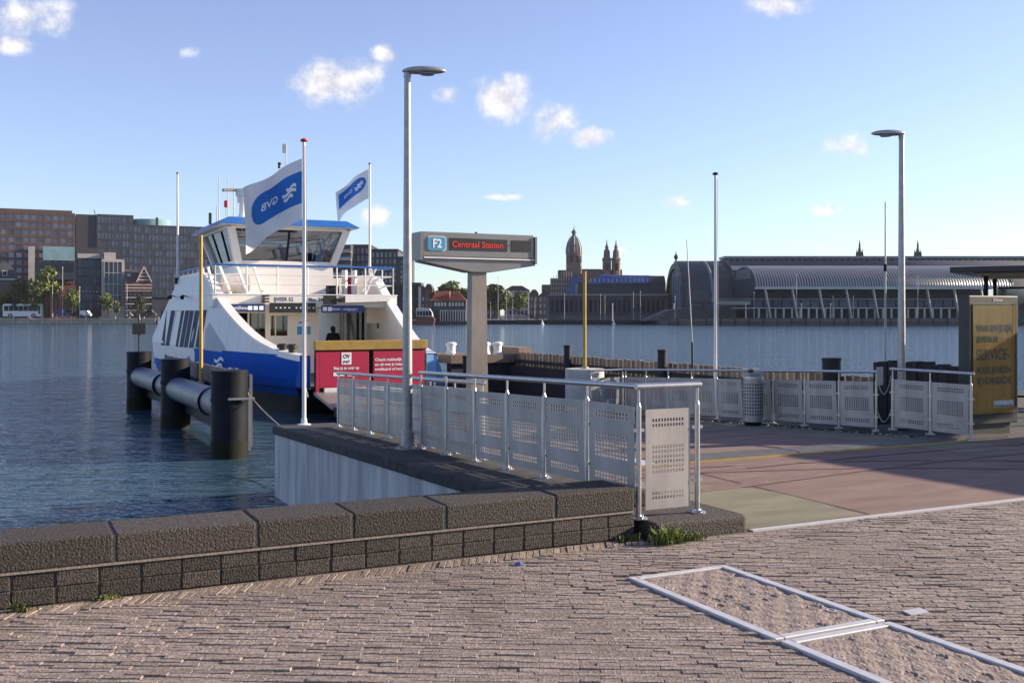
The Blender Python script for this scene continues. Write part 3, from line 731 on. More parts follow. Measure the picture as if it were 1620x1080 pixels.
# ---- shelter
sh = thing('shelter', 'waiting shelter with dark overhanging roof behind the advertising case', 'shelter', (7.98, 18.15, 0), math.radians(-30))
RZ = 2.48
bevel(MB().hexa([(-.25,-.35,RZ),(5.4,-.35,RZ),(5.4,2.9,RZ+.04),(-.25,2.9,RZ+.04)], [(-.25,-.35,RZ+.10),(5.4,-.35,RZ+.10),(5.4,2.9,RZ+.15),(-.25,2.9,RZ+.15)]).build('roof', 'black', sh), .01)
MB().box(.1, 5.2, .0, 2.6, RZ-.03, RZ-.004).build('ceiling_panel', 'conc2', sh)
for x in (.18, 1.75, 3.3, 4.9):
    MB().box(x, x+.07, 2.45, 2.52, 0, RZ).build('post', 'darksteel', sh)
MB().box(.18, .25, .78, .85, 0, RZ).build('post', 'darksteel', sh)
for a, b_ in ((.27,1.73),(1.84,3.28),(3.39,4.88)):
    p = MB().box(a, b_, 2.475, 2.487, .2, 2.25).build('glass_pane', 'glass', sh)
    MB().box(a, b_, 2.47, 2.492, 2.25, 2.29).build('rail', 'darksteel', p); MB().box(a, b_, 2.47, 2.492, .16, .2).build('rail', 'darksteel', p)
p = MB().box(.205, .217, .9, 2.44, .2, 2.25).build('glass_pane', 'glass', sh)
for k in range(3): MB().box(.75, 3.6, 1.95+k*.13, 2.06+k*.13, .45, .48).build('seat_slat', 'darksteel', sh)
for x in (.95, 2.1, 3.3): MB().box(x, x+.06, 1.98, 2.34, 0, .45).build('seat_leg', 'darksteel', sh)

dup(sh, W(16.4, 5.6, 0), PHI, 'unseen second waiting shelter, added out of view so its roof shades the red apron')  # unseen extra shelter, added to throw the roof shadow onto the apron
# ================================================================ BERTH: piles and fenders
def pile(c, t, r, ztop, label, group, cap='darksteel', name='mooring_pile', mat='darksteel', band=True):
    p = thing(name, label, 'pile', W(c, t, WATER-1.5), PHI, group); h = ztop-WATER+1.5
    MB().tube((0,0,0), (0,0,h-.02), r, n=28).build('shaft', mat, p)
    MB().lathe([(r,h-.05),(r+.012,h-.05),(r+.012,h),(r*.5,h+.012),(.001,h+.015)], 28).build('cap', cap, p)
    if r > .15: MB().lathe([(r+.004,.9),(r+.006,1.2),(r+.006,1.72),(r+.003,1.85)], 28).build('tide_band', 'algae', p)
    if band: MB().lathe([(r,h-.62),(r+.02,h-.62),(r+.02,h-.56),(r,h-.56)], 28).build('band', mat, p)
    return p
PC = [(4.18, 21.3), (4.05, 27.5), (3.85, 33.4)]
gp_ = 'dark steel piles of the ferry berth'
pl_lab = ['thick dark steel pile with hanging rope, next to the quay wall corner', 'thick dark steel pile in the middle of the long grey fender tube', 'thick dark steel pile with a small signal post at the end of the tube']
for (c, t), lb in zip(PC, pl_lab): pile(c, t, .36, .63, lb, gp_)
ft = thing('fender_tube', 'long grey steel tube fender fixed between the dark piles beside the ferry', 'fender', W(0,0,0), PHI)
for (a, b_) in zip(PC, PC[1:]):
    mb = MB(); mb.tube((a[0]+.02,a[1]+.2,-.12), (b_[0]+.02,b_[1]-.2,-.12), .30, n=24, caps=False); mb.build('tube', 'tube', ft)
    m_ = ((a[0]+b_[0])/2, (a[1]+b_[1])/2); MB().tube((m_[0]+.02,m_[1]-1.5,-.12), (m_[0]+.02,m_[1]-1.46,-.12), .312, n=24).build('weld_band', 'darksteel', ft)
    MB().bar((a[0]+.25,a[1]+.2,-.62), (b_[0]+.25,b_[1]-.2,-.62), .16, .22).build('lower_beam', 'darksteel', ft)
fs = thing('fender_screen', 'grey plank fender screen behind the steel tube along the hull', 'fender', W(4.62, 21.4, 0), PHI)
pk = MB().box(-.03,.03,-.085,.085,-.95,.52).mesh('plank')
for k in range(66): mkobj('plank', pk, 'greyplank', fs, (random.uniform(-.006,.006), k*.183, random.uniform(-.015,.015)))
MB().box(-.07,-.035, -.1, 12.0, .05,.13).build('wale', 'darksteel', fs); MB().box(-.07,-.035,-.1,12.0,-.6,-.5).build('wale', 'darksteel', fs)
# yellow marker on the port fender
t_, z_ = DS(318, 603, 4.42)
yp = thing('marker_pole', 'yellow marker pole rising from the fender tube in front of the ferry side', 'pole', W(4.42, t_, z_), 0)
MB().tube((0,0,-.05), (.0,0,3.95*.90), .045, .04, n=10).build('pole', 'ypole', yp); MB().box(-.09,.09,-.09,.09,-.35,.0).build('bracket', 'galv', yp)
# small signal sign on the far pile
ss = thing('signal_post', 'small black signal box on a thin post on the far pile', 'signal', W(3.85, 33.4, .645), PHI)
MB().tube((0,0,0),(0,0,.95),.03,n=8).build('post','black',ss); bevel(MB().box(-.2,.2,-.06,.06,.52,.86).build('box','black',ss),.02); MB().tube((0,0,.95),(0,0,1.12),.05,.02,n=8).build('light','black',ss)
# ladder guard plate and rope at the near pile
MB_ = MB().path([(.36,-.2,1.15),(.75,-.9,.55),(1.3,-2.2,.15),(1.7,-3.6,.1)][0:1]+[(.36+.9*u, -.1-4.3*u, 1.05-2.0*u+1.25*u*u) for u in [k/16 for k in range(17)]], .012, 6)
o = MB_.build('mooring_rope', 'rope', None, W(4.18, 21.3, -.90), PHI); tag(o, 'thin rope sagging from the near pile to the quay wall', 'rope')
lg = thing('pile_bracket', 'galvanised angle bracket hanging on the near dark pile', 'bracket', W(4.18,21.3,0), PHI)
MB().box(.37,.42,-.05,.0,-1.0,.12).build('upright','galv',lg); MB().box(-.1,.42,-.42,-.37,.06,.10).build('arm','galv',lg)

# starboard guide wall
gw = thing('guide_wall', 'timber plank guide wall with dark steel wale along the far side of the berth', 'guide wall', W(14.3, 11.8, 0), PHI)
pk2 = MB().box(-.05,.05,-.082,.082,-1.6,.61).mesh('plank')
for k in range(86): mkobj('plank', pk2, 'timber', gw, (random.uniform(-.012,.012), k*.198, random.uniform(-.02,.02)))
MB().box(-.30,-.06,-.2,17.4,-1.3,.22).build('steel_wale','blackmatt',gw)
MB().box(-.16,-.06,-.2,17.4,.30,.40).build('rail','timberdark',gw)
for (px, top, r, lb) in ((900,546,.10,'slim dark pile beside the timber guide wall near the bollard platform'),(1050,553,.11,'slim dark pile in the guide wall behind the one panel fence'),(1318,566,.17,'stout dark pile with rounded top behind the far fence')):
    t_, z_ = DS(px, top, 14.06); pile(14.02, t_, r, z_, lb, 'slim piles of the guide wall', name='guide_pile', mat='blackmatt', cap='blackmatt', band=False)
db = thing('fender_block', 'tall dark timber fender block behind the short fence', 'fender', W(13.75, 0, 0), PHI)
t0_, z0_ = DS(1515, 575, 13.75); t1_, _ = DS(1388, 567, 13.75)
nb = 16
pk3 = MB().box(-.1,.1,0,(t1_-t0_)/nb-.012,-2.4,.95).mesh('plank')
for k in range(nb): mkobj('plank', pk3, 'timberdark', db, (random.uniform(-.01,.01), t0_+(t1_-t0_)*k/nb, random.uniform(-.03,.03)))
# bollard platform at the far end of the guide wall
tp, zp = DS(715, 553, 12.9)
bp_ = thing('bollard_platform', 'brown steel platform at the end of the guide wall', 'platform', W(13.1, 28.4, 0), PHI)
MB().box(-1.05,1.35,0,1.8,.30,.55).build('deck','timber',bp_); MB().box(1.15,1.6,-.1,1.9,.0,.75).build('end_beam','timber',bp_)
for x in (-.8, .9): MB().tube((x,.5,-2.5),(x,.5,.3),.16,n=14).build('leg','blackmatt',bp_)
MB().box(-1.0,1.2,.1,.3,-1.2,.29).build('screen','blackmatt',bp_)
bm_ = MB().lathe([(.001,0),(.16,0),(.16,.06),(.13,.08),(.13,.26),(.165,.28),(.165,.34),(.10,.37),(.001,.37)], 16)
bme = bm_.mesh('bollard_body')
for k,(x,y) in enumerate(((.30,.5),(.72,.5),(-.75,.7))):
    o = mkobj('bollard', bme, 'white', None, W(13.1+x, 28.4+y, .551)); tag(o, ['squat white bollard on the brown platform, next to its end beam', 'squat white bollard standing between the two others on the brown platform'][1-k] if k<2 else 'single white bollard beside the sign column on the brown platform', 'bollard', 'white bollards on the platform' if k<2 else None)
t_, z_ = DS(727, 546, 11.9); pile(11.75, 26.2, .26, .62, 'dark pile half hidden behind the departure sign column', gp_)
# concrete dolphin with yellow pole
D_ = 24.5; X_ = FXp(925, D_)
dl = thing('concrete_dolphin', 'round pale concrete dolphin in the water behind the ramp', 'dolphin', (X_, D_, WATER-1.5))
bevel(MB().lathe([(.001,0),(.46,0),(.46,FZp(583,D_)-WATER+1.5),(.001,FZp(583,D_)-WATER+1.5)], 36).build('drum','conc2',dl), .02)
y2 = thing('marker_pole', 'yellow marker pole standing on the round concrete dolphin', 'pole', (X_, D_, FZp(583,D_)))
MB().tube((0,0,0),(0,0,2.3),.042,.038,n=10).build('pole','ypole',y2); MB().tube((0,0,0),(0,0,.05),.09,n=12).build('foot','galv',y2)
# thin poles in the water
lp = thing('boathook_pole', 'thin leaning pole with black lower end beside the bare flagpole', 'pole', W(13.6, 18.6, -1.6))
MB().tube((.06,0,0),(.02,0,2.75),.034,.026,n=8).build('lower_end','black',lp); MB().tube((.02,0,2.75),(-.10,0,5.0),.015,.009,n=8).build('shaft','galv',lp)
tp_, zp_ = DS(1404, 567, 13.8)
sp_ = thing('signal_mast', 'thin grey mast standing on the dark fender block', 'mast', W(13.75, tp_, .95))
MB().tube((0,0,0),(0,0,2.75),.022,.012,n=8).build('mast','galv',sp_); MB().tube((0,0,1.55),(.0,0,1.68),.03,n=8).build('light','darksteel',sp_)

# ================================================================ FERRY
FC, FT, FL = 9.65, 28.7, 22.4
fy = thing('ferry', 'blue and white double ended ferry with raised wheelhouse, moored at the ramp', 'ferry', W(FC, FT, 0), PHI)
def hs(s):
    u = max(0, min(1, s/9.2)); h = 2.06+1.52*(1-(1-u)**1.35)
    return min(h, 2.06+1.52*(1-(1-max(0, min(1, (FL-s)/3.6)))**2.2))
def FP(px, py, s):
    c, z = DP(px, py, FT+s); return c-FC, z
def FSd(px, py, l):
    t, z = DS(px, py, FC+l); return t-FT, z
def onside(px, py):       # pixel on the port side surface
    best = None
    for k in range(0, 2240):
        s = k/100; c = FC-hs(s); t = FT+s; X = NX*c+AX*t; D = NY*c+AY*t
        e = abs(CXP+F*X/D-px)
        if best is None or e < best[0]: best = (e, s, EYE-(py-HZ)*D/F)
    return best[1], best[2]
prof = [onside(*p) for p in ((470,562),(446,557),(433,553),(416,545),(400,536),(385,525),(368,510),(352,494),(337,477),(324,459),(314,441),(307,433),(298,431))]
prof = [(0,.60)]+[(s, z) for s, z in prof if s > .05]
stm = FL/2
def zprof(s):
    u = s
    if s > 13.6: return max(.62, prof[-1][1]-(s-13.6)*.44)
    for (a, za), (b_, zb) in zip(prof, prof[1:]):
        if a <= u <= b_: return za+(zb-za)*(u-a)/(b_-a)
    return prof[-1][1]
st = [FL*k/116 for k in range(117)]
ZB = .60
def strip(levels, sgn, name, mat, smooth=True, st=st):
    mb = MB(); vs_ = []
    for s in st:
        for f in levels: vs_.append(f(s, sgn))
    n_ = len(levels)
    mb.add(vs_, [(i*n_+j, (i+1)*n_+j, (i+1)*n_+j+1, i*n_+j+1) for i in range(len(st)-1) for j in range(n_-1)], smooth)
    return mb.build(name, mat, fy)
def rake(s, z): # bow overhang: hull narrows and pulls in towards the water
    k = max(0, (ZB-z))/1.8; u = (s-stm)/stm
    return s-u*.9*k
def lev(z, ins): return lambda s, g: (g*(hs(s)-ins), rake(s, z), z)
def topin(s, z): return .13*max(0, z-ZB)
for g in (-1, 1):
    strip([lev(WATER-.4,.35), lev(-.9,.25), lev(-.56,.12)], g, 'boot_topping', 'boot')
    i0, i1 = 44, 100     # blue bows, pale middle above a blue foot
    strip([lev(-.56,.12), lev(-.1,.03)], g, 'hull_side', 'blue')
    for sub_, mt_ in ((st[:i0+1],'blue'),(st[i0:i1+1],'shell'),(st[i1:],'blue')): strip([lev(-.1,.03), lev(.35,.0), lev(ZB,.0)], g, 'hull_side', mt_, True, sub_)
    sa_, sb_ = st[i0]-.02, st[i0]+2.2      # slanted end of the blue field
    fl_ = MB(); fl_.add([(g*(hs(sa_)-.03+.006), sa_, -.1), (g*(hs(sa_)+.006), sa_, ZB), (g*(hs((sa_+sb_)/2)-.0+.008), (sa_+sb_)/2, .25), (g*(hs(sb_)-.03+.008), sb_, -.1)], [(0,1,2,3)]); fl_.build('paint_flash', 'blue', fy, fix=False)
    lv = []
    for k in range(7):
        f = k/6
        lv.append(lambda s, g, f=f: (g*(hs(s)-topin(s, ZB+(zprof(s)-ZB)*f)), s, ZB+(zprof(s)-ZB)*f))
    sh_ = strip(lv, g, 'side_shell', 'shell')
    th = .30
    # rim along the sweeping edge
    strip([lambda s, g: (g*(hs(s)-topin(s,zprof(s))+.012), s, zprof(s)-.16), lambda s, g: (g*(hs(s)-topin(s,zprof(s))+.012), s, zprof(s)+.012),
           lambda s, g: (g*(hs(s)-topin(s,zprof(s))-th), s, zprof(s)+.012), lambda s, g: (g*(hs(s)-topin(s,zprof(s))-th), s, zprof(s)-.16)], g, 'rim', 'white', False)
    strip([lambda s, g: (g*(hs(s)-topin(s,zprof(s))-th+.01), s, zprof(s)-.1), lambda s, g: (g*(hs(s)-th), s, ZB), lambda s, g: (g*(hs(s)-th), s, -.36)], g, 'inner_wall', 'cream', False)
for (s0, s1) in ((0,0),(FL,FL)):
    w_ = hs(0); g = 1 if s0 == 0 else -1; q = lambda z, ins: (rake(s0, z), w_-ins)
    mb = MB(); a = [(-(w_-.35), rake(s0,WATER-.4), WATER-.4), (w_-.35, rake(s0,WATER-.4), WATER-.4), (w_-.12, rake(s0,-.56), -.56), (-(w_-.12), rake(s0,-.56), -.56)]
    mb.quad(*a); mb.build('bow_plate', 'boot', fy)
    mb = MB(); mb.quad((-(w_-.12), rake(s0,-.56), -.56), (w_-.12, rake(s0,-.56), -.56), (w_, rake(s0,-.30), -.30), (-w_, rake(s0,-.30), -.30)); mb.build('bow_plate', 'darksteel', fy)
dk = MB(); dk.add([(g*(hs(s)-.05), s, -.34) for s in st for g in (-1,1)], [(2*i,2*i+1,2*i+3,2*i+2) for i in range(len(st)-1)]); dk.build('main_deck', 'asphdark', fy)
# pale blue starboard bow flash and bulwark ends
for g in (-1, 1):
    mt = 'blue' if g < 0 else 'paleblue'
    MB().ext([(g*(hs(0)-.30),.02,-.30),(g*(hs(0)-.30),.02,.58),(g*(hs(0)),.02,.58),(g*(hs(0)),.02,-.30)], (0,.5,0)).build('bulwark_end', mt, fy)
MB().ext([(hs(0)+.01,.0,.55),(hs(0)+.50,.3,-.55),(hs(0)+.01,.3,-.62)], (.02,1.2,.0)).build('bow_flash', 'paleblue', fy)

# port side windows
def sidept(px, py, out=.012):
    s, z = onside(px, py)
    return (-(hs(s)-topin(s, z)+out), s, z)
def sidewin(quadpx, mat='shellglass', name='window'):
    pts = [Vector(sidept(*p)) for p in quadpx]; mid = [p+Vector((.03,0,0)) for p in pts]
    mb = MB(); n_ = len(pts); mb.add(pts+mid, [tuple(range(n_)), tuple(reversed(range(n_,2*n_)))]+[(i,(i+1)%n_,(i+1)%n_+n_,i+n_) for i in range(n_)])
    w_ = mb.build(name, mat, fy)
    return w_
for (a, b_) in ((247,253),(255,261),(262,268),(270,276),(278,282),(284,290),(291,297),(299,306)):
    dx = -3
    sidewin([(a, 545.5+.09*(a-250)), (b_, 546+.09*(a-250)), (b_-dx*.7, 491), (a-dx*.7, 491)])
sidewin([(309,549),(317,551),(319,490),(311,490)], 'darksteel', 'vent_grille')
sidewin([(323,553),(350,556.5),(356,552),(352,545),(338,527),(326,510),(322,520)], 'skyglass')
for px in (267, 286):
    p = Vector(sidept(px, 469, .0)); lp_ = MB(); lp_.tube(p, p+Vector((-.16,-.04,.04)), .02, n=8); lp_.tube(p+Vector((-.15,-.03,.03)), p+Vector((-.22,-.10,-.05)), .05, .085, n=12); lp_.build('floodlight', 'black', fy)
# name on the hull side
def hullwarp(co):
    s = 4.6-co.x; z = -.10+co.y
    return Vector((-(hs(s)+.012), s, z))
text('hull_letters', 'GVB', 'print', fy, (0,0,0), .46, (0,0,0), 1.15, bold=.01, warp=hullwarp, depth=0)
wv = MB()
for k, (a, b_, zz) in enumerate(((.85,1.7,.38),(.95,1.9,.18),(1.1,2.1,-.02))):
    vs_ = []
    for i in range(13):
        x = -a-(b_-a)*i/12; w0 = zz+.06*math.sin(i/12*6.28); p0 = hullwarp(Vector((x, w0-.05, 0))); p1 = hullwarp(Vector((x, w0+.05, 0))); vs_ += [p0, p1]
    wv.add(vs_, [(2*i,2*i+2,2*i+3,2*i+1) for i in range(12)])
wv.build('wave_mark', 'print', fy, fix=False)
# deck bollards on the port bow
for px in (437, 452):
    s, z = onside(px, 552); p = (-(hs(s)-.18), s, ZB+.05)
    MB().lathe([(.001,-.1),(.10,-.1),(.10,.12),(.16,.14),(.16,.22),(.10,.26),(.001,.26)], 14, p).build('bollard', 'black', fy)

# bridge deck across the ferry
BZ0, BZ1, BS0 = 2.02, 2.46, 6.7
BS1 = FL-BS0
MB().box(-3.25, 3.25, BS0, BS1, BZ0, BZ1-.03).build('bridge_deck', 'cream', fy)
MB().box(-3.28, 3.28, BS0-.02, BS1+.02, BZ1-.028, BZ1+.01).build('deck_edge', 'white', fy)
def ftext(s, px, py, size, mat, sx=1.0, splane=BS0-.006, wide=None, bold=.003):
    l, z = FP(px, py, splane); return text('ship_lettering', s, mat, fy, (l, splane, z), size, sx=sx, wide=wide, bold=bold)
ftext('IJVEER 52', 449, 473.5, .19, 'printnavy', wide=.66)
ftext('Max. 240 personen', 515, 474, .17, 'printnavy', wide=1.2)
ftext('GVB', 565, 473.5, .22, 'roofblue', wide=.34)
l_, z_ = FP(556, 474, BS0-.004)
wv = MB()
for k in range(3): wv.box(l_-.12+.03*k, l_+.10+.03*k, BS0-.008, BS0-.004, z_-.07+k*.06, z_-.04+k*.06)
wv.build('wave_mark', 'roofblue', fy)
def signboard(px0, px1, py0, py1, s, mat, name='sign_board', th=.05):
    a, zt_ = FP(px0, py0, s); b_, _ = FP(px1, py0, s); zb_ = FP((px0+px1)/2, py1, s)[1]; zt_ = FP((px0+px1)/2, py0, s)[1]
    return bevel(MB().box(a, b_, s-th, s, zb_, zt_).build(name, mat, fy), .006), a, b_, zb_, zt_
SG = BS0-.03
o, a, b_, z0_, z1_ = signboard(345, 419, 481, 493, SG, 'navy'); text('sign_text', '(Brom)fietsers', 'print', fy, ((a*.56+b_*.44), SG-.054, (z0_+z1_)/2), .17, wide=.85)
for k in range(3): MB().box(b_-.20-.19*k, b_-.06-.19*k, SG-.056, SG-.051, (z0_+z1_)/2-.07, (z0_+z1_)/2+.07).build('pictogram', 'print', fy)
MB().lathe([(.001,0),(.07,0),(.07,.004),(.001,.004)], 16).build('pictogram', 'print', fy, (a+.12, SG-.052, (z0_+z1_)/2)).rotation_euler = (math.pi/2,0,0)
o, a, b_, z0_, z1_ = signboard(426, 499, 479, 494.5, SG, 'black', 'display_board')
for k in range(9): MB().box(a+.2+.15*k+(.1 if k>3 else 0), a+.25+.15*k+(.1 if k>3 else 0), SG-.056, SG-.051, (z0_+z1_)/2-.02, (z0_+z1_)/2+.02).build('display_lamp', 'print', fy)
o, a, b_, z0_, z1_ = signboard(508, 575, 483, 494.5, SG, 'navy'); text('sign_text', 'Fietsers - voetgangers', 'print', fy, ((a+b_)/2+.05, SG-.054, (z0_+z1_)/2), .15, wide=.98)
for k in range(2): MB().box(a+.05+.18*k, a+.19+.18*k, SG-.056, SG-.051, (z0_+z1_)/2-.07, (z0_+z1_)/2+.07).build('pictogram', 'print', fy)
signboard(511, 531, 467, 481, SG-.06, 'black', 'monitor', .12)
# white lamp box at the starboard end
a, _ = FP(545, 468, BS0-.2); b_, _ = FP(616, 468, BS0-.2)
MB().ext([(a,BS0-.3,2.18),(b_,BS0-.3,2.24),(b_+.05,BS0-.3,2.42),(a,BS0-.3,2.42)], (0,.25,0)).build('light_box', 'white', fy)
for k in range(3): MB().box(a-.18, a-.005, BS0-.28, BS0-.06, 2.2+.07*k, 2.24+.07*k).build('louver', 'black', fy)
for k in range(3): l_, z_ = FP(420, 468, BS0-.1); MB().box(l_-.12, l_+.12, BS0-.16, BS0-.022, z_-.02-.1*k, z_+.03-.1*k).build('louver', 'black', fy)
# deckhouse front wall below the bridge
S8 = 8.0
def fw(px): return FP(px, 520, S8)[0]
def wallpiece(x0, x1, z0, z1, s=S8, name='deckhouse_wall', mat='cream', d=.12): return MB().box(x0, x1, s, s+d, z0, z1).build(name, mat, fy)
xA, xB, xC, xD, xE, xF = -3.2, fw(357), fw(420), fw(428), fw(455), fw(505)
zs0, zs1 = FP(400, 541, S8)[1], FP(400, 495, S8)[1]
wallpiece(xA, xB, -.34, BZ0); wallpiece(xB, xC, -.34, zs0); wallpiece(xB, xC, zs1, BZ0); wallpiece(xC, xD, -.34, BZ0)
w0, w1 = FP(440, 531, S8)[1], FP(440, 499, S8)[1]
wallpiece(xD, xE, -.34, w0); wallpiece(xD, xE, w1, BZ0); wallpiece(xE, xF, -.34, BZ0)
MB().box(xB, xC, S8+.04, S8+.06, zs0, zs1).build('window', 'tint', fy); MB().box(xD, xE, S8+.04, S8+.06, w0, w1).build('window', 'tint', fy)
MB().box((xB*.45+xC*.55), (xB*.45+xC*.55)+.06, S8+.01, S8+.09, zs0, zs1).build('mullion', 'cream', fy)
MB().box(xD+.16, xD+.20, S8+.01, S8+.09, w0, w1).build('mullion', 'cream', fy)
MB().box(xF-.12, xF, S8+.12, BS1-1.5, -.34, BZ0).build('passage_wall', 'cream', fy)
MB().box(xA, xF-.12, 13.8, 13.9, -.34, BZ0).build('rear_wall', 'cream', fy)
for k in range(3): bevel(MB().box(xA+.6+k*.9, xA+1.1+k*.9, 9.6, 10.1, -.33, .55).build('bench', 'navy', fy), .04)
nb_, na, nbb, nz0, nz1 = signboard(469, 492, 502, 530, S8-.002, 'print', 'notice', .01)
MB().box(na+.02, nbb-.02, S8-.016, S8-.012, nz0+.02, nz0+(nz1-nz0)*.5).build('notice_print', 'signblue', fy)
MB().bar((na+.08, S8-.016, nz0+(nz1-nz0)*.64), (nbb-.1, S8-.016, nz0+(nz1-nz0)*.86), .02, .03, (0,1,0)).build('notice_print', 'printnavy', fy)
MB().box(na+.08, nbb-.2, S8-.018, S8-.0145, nz0+(nz1-nz0)*.72, nz0+(nz1-nz0)*.76).build('notice_print', 'printnavy', fy)
# columns and stanchions in the passage
for (px, r, s) in ((541,.09,9.5),(551,.08,12.0),(566,.05,9.0),(574,.05,9.4),(533,.05,14.5)):
    l_, _ = FP(px, 520, s); MB().tube((l_,s,-.34),(l_,s,BZ0),r,n=12).build('stanchion', 'cream' if r > .06 else 'darksteel', fy)
MB().box(fw(578), fw(580), S8, S8+.05, -.34, BZ0).build('door_frame', 'steel', fy)
wallpiece(fw(580), hs(8)-.34, 1.45, BZ0)
l0, _ = FP(612, 500, S8); wallpiece(l0, hs(8)-.32, -.34, 1.45, S8+.6)
bevel(MB().box(l0-.25, l0-.12, S8+.3, S8+.42, 1.25, 1.62).build('speaker', 'black', fy), .02)
# wheelhouse
def ring(z, hw, s0, s1): return [(-hw,s0,z),(hw,s0,z),(hw,s1,z),(-hw,s1,z)]
R0 = ring(BZ1+.01, 1.85, 9.75, 14.2); R1 = ring(3.68, 1.78, 9.80, 14.1); R2 = ring(4.98, 2.16, 9.25, 14.75)
MB().hexa(R0, R1).build('wheelhouse_wall', 'cream', fy)
def lerp(a, b_, f): return tuple(x+(y-x)*f for x, y in zip(a, b_))
for k in range(4):
    b0, b1, t0_, t1_ = R1[k], R1[(k+1)%4], R2[k], R2[(k+1)%4]
    np_ = 2 if k == 0 else (3 if k in (1,3) else 2)
    for j in range(np_):
        f0, f1 = j/np_, (j+1)/np_
        p = [lerp(b0,b1,f0), lerp(b0,b1,f1), lerp(t0_,t1_,f1), lerp(t0_,t1_,f0)]
        MB().quad(*p).build('wheelhouse_window', 'tint', fy)
        if j: MB().bar(p[0], p[3], .07, .07, (1,0,0) if k in (1,3) else (0,1,0)).build('mullion', 'darksteel', fy)
    MB().bar(b0, t0_, .26, .26, (0,1,0)).build('corner_pillar', 'cream', fy)
    MB().bar(b0, b1, .16, .14).build('sill', 'cream', fy); MB().bar(t0_, t1_, .18, .20).build('lintel', 'cream', fy)
MB().box(-1.7, 1.7, 9.95, 14.0, 3.40, 3.69).build('wheelhouse_floor', 'blackmatt', fy)
bevel(MB().box(-1.2, 1.2, 10.5, 11.1, 3.69, 4.15).build('console', 'darksteel', fy), .05)
MB().box(.3,.95,10.3,10.4,4.45,4.75).build('console_screen', 'black', fy)
bevel(MB().box(-.35,.35,12.0,12.6,3.69,4.45).build('helm_seat', 'blackmatt', fy), .08)
MB().box(-1.5,1.5,13.3,13.4,3.69,4.5).build('rear_console', 'cream', fy)
Q0 = ring(5.02, 2.57, 8.85, 15.35); Q1 = ring(5.30, 2.2, 9.35, 14.85)
MB().hexa(Q0, Q1).build('roof', 'roofblue', fy)
MB().box(-2.53, 2.53, 8.9, 15.3, 4.985, 5.018).build('roof_soffit', 'cream', fy)
MB().box(-2.1, 2.1, 9.5, 14.7, 5.302, 5.32).build('roof_top', 'white', fy)
# roof equipment
l_, z_ = FP(384, 335, 10.0)
rd = MB().lathe([(.001,0),(.22,0),(.14,.12),(.12,.55),(.20,.58),(.20,.78),(.26,.82),(.26,1.05),(.001,1.08)], 16, (l_,10.0,5.31)).build('radar_mast', 'white', fy)
bevel(MB().bar((l_-.75,9.9,6.30),(l_+.65,10.2,6.42),.12,.11).build('radar_scanner', 'signgrey', rd), .02)
def ant(px, y0, y1, r, s=12.0, mat='galv'):
    l_, z1_ = FP(px, y1, s); return MB().tube((l_,s,5.3),(l_,s,z1_),r,r*.6,n=6).build('antenna', mat, fy)
for px, y1 in ((346,280),(361,283),(370,290),(343,325),(408,330)): ant(px, 0, y1, .022)
ant(453, 0, 228, .03, 13.0); l_, z_ = FP(448, 232, 13.0); MB().box(l_-.02,l_+.1,12.95,13.05,z_-.25,z_+.1).build('wind_vane','galv',fy)
l_, z_ = FP(442, 262, 12.5); MB().tube((l_,12.5,5.3),(l_,12.5,z_),.02,n=6).build('lamp_stalk','galv',fy); MB().lathe([(.001,-.1),(.07,-.1),(.05,0),(.08,.1),(.001,.14)],12,(l_,12.5,z_)).build('signal_lamp','black',fy)
l_, z_ = FP(358, 325, 11.0); MB().tube((l_,11,5.3),(l_,11,z_),.02,n=6).build('lamp_stalk','galv',fy); MB().lathe([(.001,-.12),(.08,-.12),(.08,.12),(.001,.15)],12,(l_,11,z_+.05)).build('signal_lamp','redpaint',fy)
l_, z_ = FP(332, 341, 13.0); MB().box(l_-.05,l_+.05,12.9,13.0,5.3,z_+.1).build('signal_lamp','black',fy)
MB().lathe([(.001,0),(.09,0),(.11,.12),(.001,.2)],12,(2.2,9.3,4.85)).build('floodlight','black',fy)
# bridge railing
RT = BZ1+.98
def railing(pts, name='railing'):
    L0 = [Vector(p) for p in pts]
    r = MB()
    for h, rr in ((.98,.035),(.66,.018),(.34,.018)):
        r = MB()
        for a, b_ in zip(L0, L0[1:]): r.tube((a.x,a.y,BZ1+h),(b_.x,b_.y,BZ1+h),rr,n=8)
        r.build('handrail' if h > .9 else 'rail', 'roofblue' if h > .9 else 'white', fy)
    for a, b_ in zip(L0, L0[1:]):
        n_ = max(1, round((b_-a).length/1.05))
        for k in range(n_+1):
            p = a.lerp(b_, k/n_); MB().tube((p.x,p.y,BZ1),(p.x,p.y,RT),.026,n=8).build('rail_post','white',fy)
railing([(-3.15,15.6,0),(-3.15,BS0+.12,0),(3.15,BS0+.12,0),(3.15,9.2,0)])
for (px0, px1) in ((331,340),(350,365),(378,392),(405,416)):
    a, z0_ = FP(px0, 426, 7.6); b_, _ = FP(px1, 465, 7.3); MB().bar((a,7.9,BZ1+.95),(b_,7.3,BZ1),.08,.08).build('strut','white',fy)
l_, _ = FP(372, 450, 9.0); MB().tube((l_-.45,9.0,BZ1+.42),(l_+.45,9.0,BZ1+.42),.36,n=18).build('liferaft_canister','conc2',fy)
for px in (545, 560): l_, _ = FP(px, 450, 8.6); MB().tube((l_,8.6,BZ1),(l_,8.6,BZ1+.95),.11,n=12).build('vent_pipe','cream',fy)
l_, _ = FP(553, 450, 8.7); bevel(MB().box(l_-.12,l_+.12,8.7,8.9,BZ1,BZ1+.7).build('fire_locker','redpaint',fy),.03)
l_, _ = FP(530, 455, 8.4); MB().tube((l_-.3,8.4,BZ1+.2),(l_+.1,8.4,BZ1+.2),.2,n=14).build('hose_drum','darksteel',fy)
